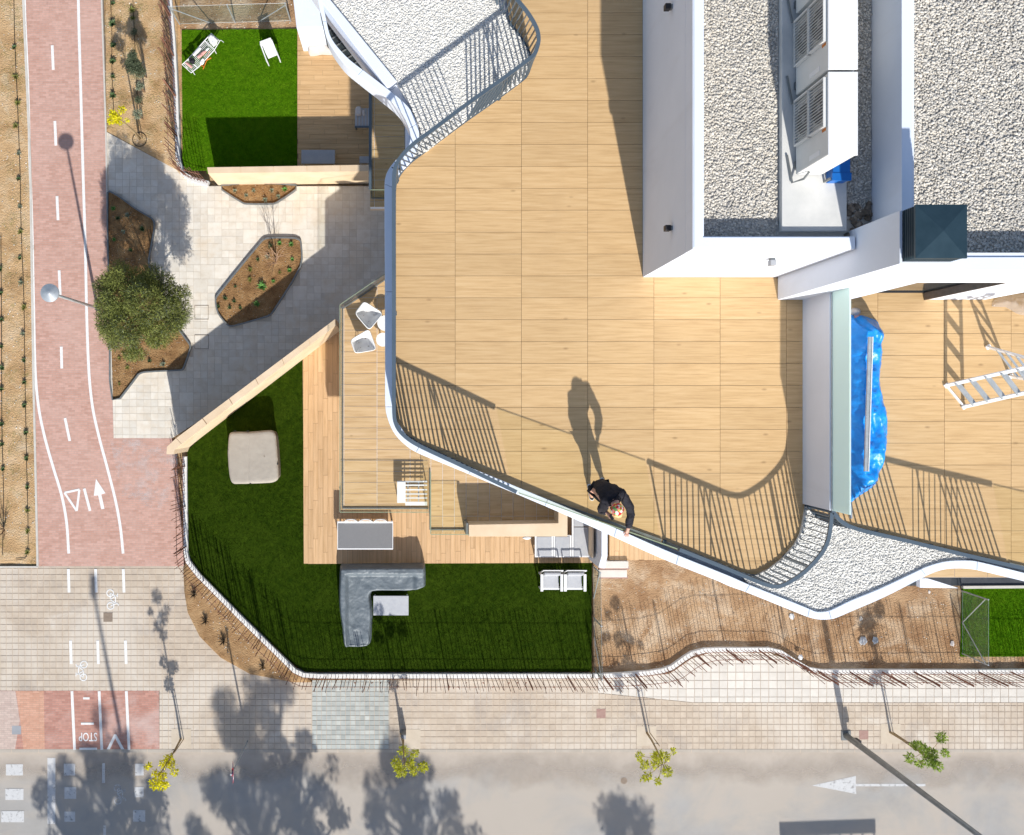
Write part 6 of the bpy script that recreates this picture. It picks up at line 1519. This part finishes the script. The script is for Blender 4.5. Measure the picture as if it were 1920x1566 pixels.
young_tree(339, 1386, [(316, 1424, 9), (308, 1433, 8), (322, 1434, 7), (278, 1437, 5), (327, 1448, 6), (292, 1452, 7), (305, 1455, 7), (290, 1470, 10), (303, 1472, 9), (312, 1472, 5)], M['yell'], 'leftmost young street tree with bright yellow leaves', seed=31)
young_tree(752, 1376, [(756, 1408, 9), (777, 1412, 7), (743, 1430, 9), (753, 1448, 9), (768, 1432, 9), (776, 1445, 8), (794, 1438, 9), (748, 1440, 8)], M['ygreen'], 'second young street tree, yellow green, beside the meter box', seed=32)
young_tree(1213, 1374, [(1200, 1418, 8), (1209, 1434, 8), (1226, 1417, 6), (1235, 1415, 8), (1246, 1420, 9), (1230, 1432, 9), (1250, 1446, 9), (1262, 1409, 5), (1214, 1456, 7), (1204, 1461, 4), (1233, 1464, 5)], M['ygreen'], 'third young street tree with small olive yellow leaf clusters', seed=33)
young_tree(1669, 1373, [(1722, 1399, 9), (1712, 1395, 5), (1734, 1408, 10), (1748, 1415, 11), (1765, 1383, 10), (1706, 1422, 8), (1740, 1428, 10), (1757, 1437, 9), (1772, 1412, 7), (1724, 1432, 7)], M['green'], 'rightmost young street tree with fresh green leaves', seed=34)
young_tree(262, 260, [(217, 222, 10), (228, 206, 6), (207, 226, 6), (212, 215, 7), (225, 228, 5), (239, 225, 3)], M['yell'], 'small yellow young tree leaning over the verge beside the cycle track', seed=35, h=2.6)
MB_r = MB(); c = W(262, 262)
tag(MB_r.tube([(c.x + .22 * math.cos(6.283 * k / 18), c.y + .22 * math.sin(6.283 * k / 18), .02) for k in range(18)], .01, 5, close=True).build('hose_ring', M['hose']), 'black irrigation ring round the foot of the yellow verge tree', 'hose')

def shrub(x, y, rad, z, m, label, n=500, ls=.07, lw=.012, name='shrub', seed=0, group='shrubs', stem=True):
    p = W(x, y, z); base = Vector((p.x, p.y, .0)); t = thing(name, base, label, 'shrub', group); r = random.Random(seed); rm = rad * (H - z) / F
    cl = [(p.x + r.uniform(-.6, .6) * rm, p.y + r.uniform(-.6, .6) * rm, z + r.uniform(-.4, .4) * min(rm, z), rm * r.uniform(.3, .6)) for _ in range(9)]
    leafmesh('foliage', cl, n, ls, lw, m, t, seed)
    b = MB()
    for c in cl[:6]: b.tube([base, base.lerp(Vector(c[:3]), .5) + Vector((0, 0, .05)), Vector(c[:3])], [.012, .008, .004], 5)
    b.build('stems', M['bark'], t); return t
shrub(256, 122, 19, 1.15, M['oliveg'], 'largest dark green shrub in the verge beside the dense picket fence', 4200, .07, .010, seed=1, group='verge shrubs')
shrub(250, 103, 9, 1.35, M['oliveg'], 'top shoot standing above the largest verge shrub', 800, .07, .010, seed=9, group='verge shrubs')
shrub(262, 162, 7, .6, M['grey'], 'grey shrub just below the largest verge shrub', 600, .06, .009, seed=2, group='verge shrubs')
shrub(259, 187, 6, .5, M['oliveg'], 'thin shrub halfway down the verge hose line', 350, .06, .009, seed=3, group='verge shrubs')
shrub(258, 213, 9, .6, M['grey'], 'pale grey shrub above the yellow verge tree', 700, .06, .009, seed=4, group='verge shrubs')
shrub(252, 60, 6, .4, M['oliveg'], 'small shrub near the top of the verge', 300, .06, .009, seed=5, group='verge shrubs')

# rosette plants
def rosette(n, L, w_, m, up=.5, seed=0, nm='succulent'):
    r = random.Random(seed); b = MB()
    for k in range(n):
        a = 6.283 * k / n * 2.4 + r.uniform(-.3, .3); el_ = r.uniform(.15, 1.2) * up + .15; l = L * r.uniform(.7, 1.1)
        d = Vector((math.cos(a) * math.cos(el_), math.sin(a) * math.cos(el_), math.sin(el_))); s = Vector((-math.sin(a), math.cos(a), 0)) * w_
        o_ = Vector((0, 0, .01)); mid = d * l * .5 + Vector((0, 0, .02)); tip = d * l
        b.add([o_ - s * .5, o_ + s * .5, mid + s, tip, mid - s, mid - Vector((0, 0, w_ * .6))], [(0, 1, 2, 5), (0, 5, 4), (5, 2, 3), (4, 5, 3)])
    me = bpy.data.meshes.new(nm); me.from_pydata(b.v, [], b.f); me.update(); me.materials.append(m); return me
ros = {'dark': rosette(26, .11, .014, M['succ'], 1.0, 1), 'green': rosette(26, .13, .018, M['succg'], .8, 2), 'big': rosette(34, .20, .022, M['succg'], .8, 3), 'grey': rosette(30, .12, .010, M['grey'], 1.0, 4), 'weed': rosette(30, .12, .010, M['drygrass'], 1.1, 6), 'small': rosette(20, .11, .016, M['succ'], 1.1, 7)}
ORD = ['topmost', 'second from the top', 'third from the top', 'fourth from the top', 'fifth from the top', 'sixth from the top', 'seventh from the top', 'eighth from the top', 'ninth from the top', 'tenth from the top']
FEAT = [(20, 'the top edge of the picture'), (108, 'the topmost lane dash'), (250, 'the dash under the lamp shadow'), (390, 'the third lane dash'), (530, 'the lane dash beside the lamp head'), (670, 'the fifth lane dash'), (805, 'the lowest lane dash'), (940, 'the painted yield triangle'), (1036, 'the lower end of the edge lines')]
def plants(lst, z, group, desc, zf=None, track=False):
    made = []
    r = random.Random(len(lst))
    for i, (x, y, k, s) in enumerate(lst):
        p = W(x, y); zz_ = z if zf is None else zf(p.x, p.y)
        o = link('agave' if k == 'agave' else 'succulent', ros[k], None); o.location = (p.x, p.y, zz_); o.rotation_euler = (0, 0, r.uniform(0, 6)); s *= r.uniform(.9, 1.15); o.scale = (s, s, s)
        o['_px'] = (x, y); made.append(o); tag(o, desc, 'plant', group)
    made.sort(key=lambda o: o['_px'][1]); used = set()
    for i, o in enumerate(made):
        y = o['_px'][1]
        if track:
            fy, fn = min(FEAT, key=lambda f: abs(f[0] - y)); rel = 'level with' if abs(fy - y) < 16 else ('just above' if y < fy else 'just below')
            lab = desc + ', ' + rel + ' ' + fn
            if lab in used: lab = desc + ', further from ' + fn
        else: lab = desc + ', the ' + (ORD[i] if i < len(ORD) - 0 and i != len(made) - 1 else 'lowest one')
        used.add(lab); o['label'] = lab; del o['_px']
plants([(400 + a / 5.05, 330 + b / 5.05, k, s) for a, b, k, s in ((205, 145, 'grey', 1), (315, 188, 'grey', 1), (385, 145, 'grey', .9), (490, 228, 'grey', 1.1), (555, 138, 'grey', 1), (615, 195, 'grey', 1.1), (680, 130, 'green', .9))], .02, 'small plants in the bed below the straight cream wall', 'small grey plant in the bed below the straight cream wall')
plants([(400 + a / 5.05, 330 + b / 5.05, k, s) for a, b, k, s in ((630, 640, 'green', .9), (740, 650, 'green', 1), (540, 670, 'dark', 1.1), (750, 792, 'green', .8), (350, 890, 'weed', 1), (725, 895, 'green', .8), (350, 985, 'weed', 1.1), (570, 1000, 'green', .7), (630, 915, 'weed', .7), (520, 770, 'grey', 1.1))], .02, 'low plants round the bare shrub', 'low leafy plant round the bare shrub')
plants([(400 + a / 5.05, 330 + b / 5.05, 'dark', s) for a, b, s in ((425, 792, 1), (210, 1050, .8), (115, 1160, 1.1), (200, 1190, .9), (50, 1240, 1), (158, 1250, 1), (258, 1250, .8))], .02, 'dark round succulents in the elongated bed', 'dark round succulent in the elongated bed')
for (a, b, s, lb) in ((465, 1050, 1.05, 'largest bright green succulent in the elongated bed, in the sun'), (415, 1215, .7, 'bright green succulent in the shaded part of the elongated bed')):
    p = W(400 + a / 5.05, 330 + b / 5.05); o = link('succulent', ros['big'], None); o.location = (p.x, p.y, .02); o.scale = (s, s, s); tag(o, lb, 'plant')
plants([(281, 677, 'dark', .9), (307, 683, 'grey', 1.1), (240, 690, 'weed', .8), (225, 672, 'weed', .8), (225, 720, 'weed', .6)], .02, 'plants below the olive tree', 'little plant under the olive tree')
plants([(214, 392, 'green', 1.0), (222, 410, 'dark', 1.2), (240, 405, 'grey', 1.2), (232, 435, 'grey', 1), (246, 470, 'dark', 1), (215, 450, 'green', .8), (268, 430, 'dark', 1.2)], .02, 'plants above the olive tree', 'little plant shaded by the olive tree')
ros['agave'] = rosette(44, .30, .012, M['agave'], .9, 5)
ag = [(365, 1113, 1.1, 'at the narrow upper end of the curved bed'), (386, 1163, 1.1, 'second from the top of the curved bed'), (420, 1201, 1.15, 'crossed by the road sign shadow in the curved bed'), (493, 1249, 1.0, 'at the lower end of the curved bed near the fence corner')]
for x, y, s, lb in ag:
    p = W(x, y); o = link('agave', ros['agave'], None); o.location = (p.x, p.y, hC(p.x, p.y)); o.scale = (s * .68, s * .68, s * .8); tag(o, 'dark spiky agave ' + lb, 'plant', 'agaves in the curved bed')
row = [(27, 90), (30, 145), (34, 193), (30, 237), (36, 289), (35, 336), (38, 388), (39, 436), (38, 485), (40, 530), (46, 577), (43, 626), (46, 676), (46, 717), (46, 761), (49, 812), (51, 860), (52, 914), (52, 957), (53, 996), (52, 1036)]
plants([(x, y, random.Random(y).choice(('small', 'small', 'grey', 'weed')), 1.15) for x, y in row], 0, 'drip line plants left of the cycle track', 'small plant left of the track', hL, True)
plants([(x, y, 'small', 1.2) for x, y in ((2, 505), (2, 551), (3, 600), (3, 650), (5, 690), (3, 730), (4, 795), (4, 833), (6, 880))], 0, 'plants at the left picture edge', 'small plant at the left picture edge', hL, True)
plants([(212, 47, 'small', 1.6), (213, 87, 'small', 1.4), (212, 117, 'small', 1.7), (212, 145, 'small', 1.2), (213, 180, 'small', 1.5), (248, 20, 'weed', 1.3), (250, 35, 'weed', 1), (212, 8, 'small', 1.2)], 0, 'verge drip line plants', 'small plant on the verge right of the track', hM)
# weeds and dry grass in the soils
def weeds(name, pts, n, zf, seed, m='drygrass', clus=60):
    r = random.Random(seed); P = g2(pts); xs = [p[0] for p in P]; ys = [p[1] for p in P]; cl = []
    while len(cl) < clus:
        p = (r.uniform(min(xs), max(xs)), r.uniform(min(ys), max(ys)))
        if inside(p, P): cl.append((p[0], p[1], zf(*p) + .01, r.uniform(.06, .25), .02))
    o = leafmesh(name, cl, n, .05, .003, M[m], None, seed); o['kind'] = 'stuff'
weeds('dry_grass', [(0, 0), (44, 0), (57, 300), (64, 700), (70, 1060), (0, 1060)], 9000, hL, 1, clus=130)
weeds('dry_grass', [(192, 0), (318, 0), (332, 310), (200, 245)], 7000, hM, 2, clus=90)
for pts, lb in (([(26, -20), (28, 80), (33, 190), (38, 330), (40, 430), (45, 560), (47, 700), (50, 860), (53, 1000), (50, 1044), (30, 1050)], 'black drip hose along the left soil strip'), ([(2, 440), (3, 600), (4, 800), (7, 940), (5, 1040)], 'black drip hose at the far left picture edge'), ([(207, -10), (210, 60), (210, 120), (212, 180), (214, 215)], 'black drip hose on the verge next to the cycle track'), ([(249, -10), (252, 60), (256, 150), (260, 240)], 'black drip hose running under the verge shrubs')):
    P = smooth_path(WP(pts), 4); tag(MB().tube([(p.x, p.y, .015) for p in P], .010, 5).build('drip_hose', M['hose']), lb, 'hose')
# bare shrubs
def bare_shrub(x, y, h, n, label, m='twig', spread=.4, seed=0):
    base = W(x, y); t = thing('bare_shrub', base, label, 'shrub'); r = random.Random(seed)
    for k in range(n):
        a = r.uniform(0, 6.28); d = Vector((math.cos(a) * spread, math.sin(a) * spread, 1)).normalized(); L = h * r.uniform(.7, 1)
        b = MB(); p = base.copy(); path = [p.copy()]
        for q in range(5):
            p = p + d * L / 5 + Vector((r.uniform(-.04, .04), r.uniform(-.04, .04), 0)); path.append(p.copy())
        b.tube(path, limb(path, .014, .003), 5)
        for q in range(5):
            s_ = path[r.randint(1, 4)]; e = s_ + (d + Vector((r.uniform(-.8, .8), r.uniform(-.8, .8), 0))) * L * .28; b.tube([s_, s_.lerp(e, .5) + Vector((0, 0, .02)), e], [.006, .004, .002], 4)
        b.build('branch', M[m], t)
    return t
bare_shrub(518, 492, 2.1, 6, 'leafless young shrub standing in the elongated planting bed', spread=.18, seed=4)
bare_shrub(7, 992, .9, 7, 'dark leafless shrub at the left picture edge', m='bark', spread=.5, seed=6)

# debris in the yard
r = random.Random(5)
for (x, y, s, m, lb) in ((1484, 1156, .10, 'kerbw', 'white stone beside the curved parapet corner in the yard'), (1617, 1203, .16, 'bin', 'grey plastic bag in the yard near the wire debris'), (1641, 1201, .13, 'galv', 'crumpled silver foil in the yard'), (1614, 1160, .08, 'kerb', 'pale broken brick in the yard'), (1497, 1230, .09, 'paint', 'white bottle on the fence kerb'), (1785, 1207, .10, 'cream', 'white scrap by the netting fence'), (1742, 1110, .06, 'cream', 'small white scrap on the upper edge of the yard')):
    c = W(x, y); t = MB(); v, f = ico(); z0 = hY(c.x, c.y) if y < 1225 else .14
    V = [Vector((a[0] * s * r.uniform(.6, 1.1) + c.x, a[1] * s * r.uniform(.6, 1.2) + c.y, a[2] * s * .35 * r.uniform(.6, 1) + z0 + s * .25)) for a in v]
    tag(t.add(V, f.tolist()).build('debris', M[m]), lb, 'debris')
t = thing('brush_pile', W(1625, 1150), 'tangle of grey twigs and wire lying in the bare yard', 'twigs')
b = MB(); r = random.Random(8)
for k in range(60):
    c = W(1630 + r.gauss(0, 13), 1165 + r.gauss(0, 34)); a = r.uniform(0, 6.28); L = r.uniform(.15, .4); z0 = r.uniform(.02, .2)
    b.tube([c + Vector((0, 0, z0)), c + Vector((math.cos(a) * L * .5, math.sin(a) * L * .5, z0 + .08)), c + Vector((math.cos(a + .4) * L, math.sin(a + .4) * L, z0))], .005, 4)
b.build('twigs', M['bark'], t, kind='stuff')

# trees across the road whose shadows fall on it
def big_tree(bx, by, h, cr, n, label, seed, lean=(0, 0), z0f=.35, nc=26, vr=1.0):
    nc = int(nc * 2.1); cr *= 1.25; vr *= .55; n = int(n * 1.05)
    base = W(bx, by); base.z = -.1; t = thing('street_tree', base, label, 'tree', 'tall trees across the road'); r = random.Random(seed)
    top = base + Vector((lean[0], lean[1], h)); tk = [base, base.lerp(top, .3) + Vector((.1, 0, 0)), base.lerp(top, .6) + Vector((-.12, .05, 0)), top]
    MB().tube(tk, [.16, .13, .09, .03], 8).build('trunk', M['bark'], t)
    cl = []
    for k in range(nc):
        f = r.uniform(0, 1); z = h * (z0f + (1 - z0f) * f); rr_ = cr * (1 - .75 * f ** 1.6) * r.uniform(.25, 1); a = r.uniform(0, 6.28)
        cl.append((base.x + lean[0] * z / h + rr_ * math.cos(a), base.y + lean[1] * z / h + rr_ * math.sin(a), z, r.uniform(.28, .62) * vr, r.uniform(.25, .7) * vr))
    b = MB()
    for c in cl: s_ = base.lerp(top, max(.2, (c[2] - .8) / h)); b.tube([s_, s_.lerp(Vector(c[:3]), .6), Vector(c[:3])], [.07, .045, .015], 5)
    b.build('branches', M['bark'], t); leafmesh('crown', cl, n, .14, .035, M['oliveg'], t, seed)
big_tree(300, 1965, 7.6, 2.2, 9000, 'tall sparse tree across the road, left of the pair with long trunks', 21, (-.2, 0), .42, 30)
big_tree(640, 1860, 7.2, 1.5, 5000, 'slender forked tree across the road with a small crown', 22, (-.6, .2), .50, 16)
big_tree(560, 2040, 8.9, 2.2, 10000, 'tallest tree across the road behind the slender one', 23, (.2, 0), .42, 30)
big_tree(860, 2020, 7.6, 1.9, 9000, 'broad tree across the road above the bright crossing', 24, (0, 0), .45, 30)
big_tree(1250, 1990, 5.9, 1.5, 9000, 'dense rounded tree across the road, right of the others', 25, (0, 0), .40, 30, 1.1)
big_tree(185, 1900, 5.6, 1.2, 5000, 'small tree across the road opposite the crossing blocks', 26, (0, 0), .40, 18)
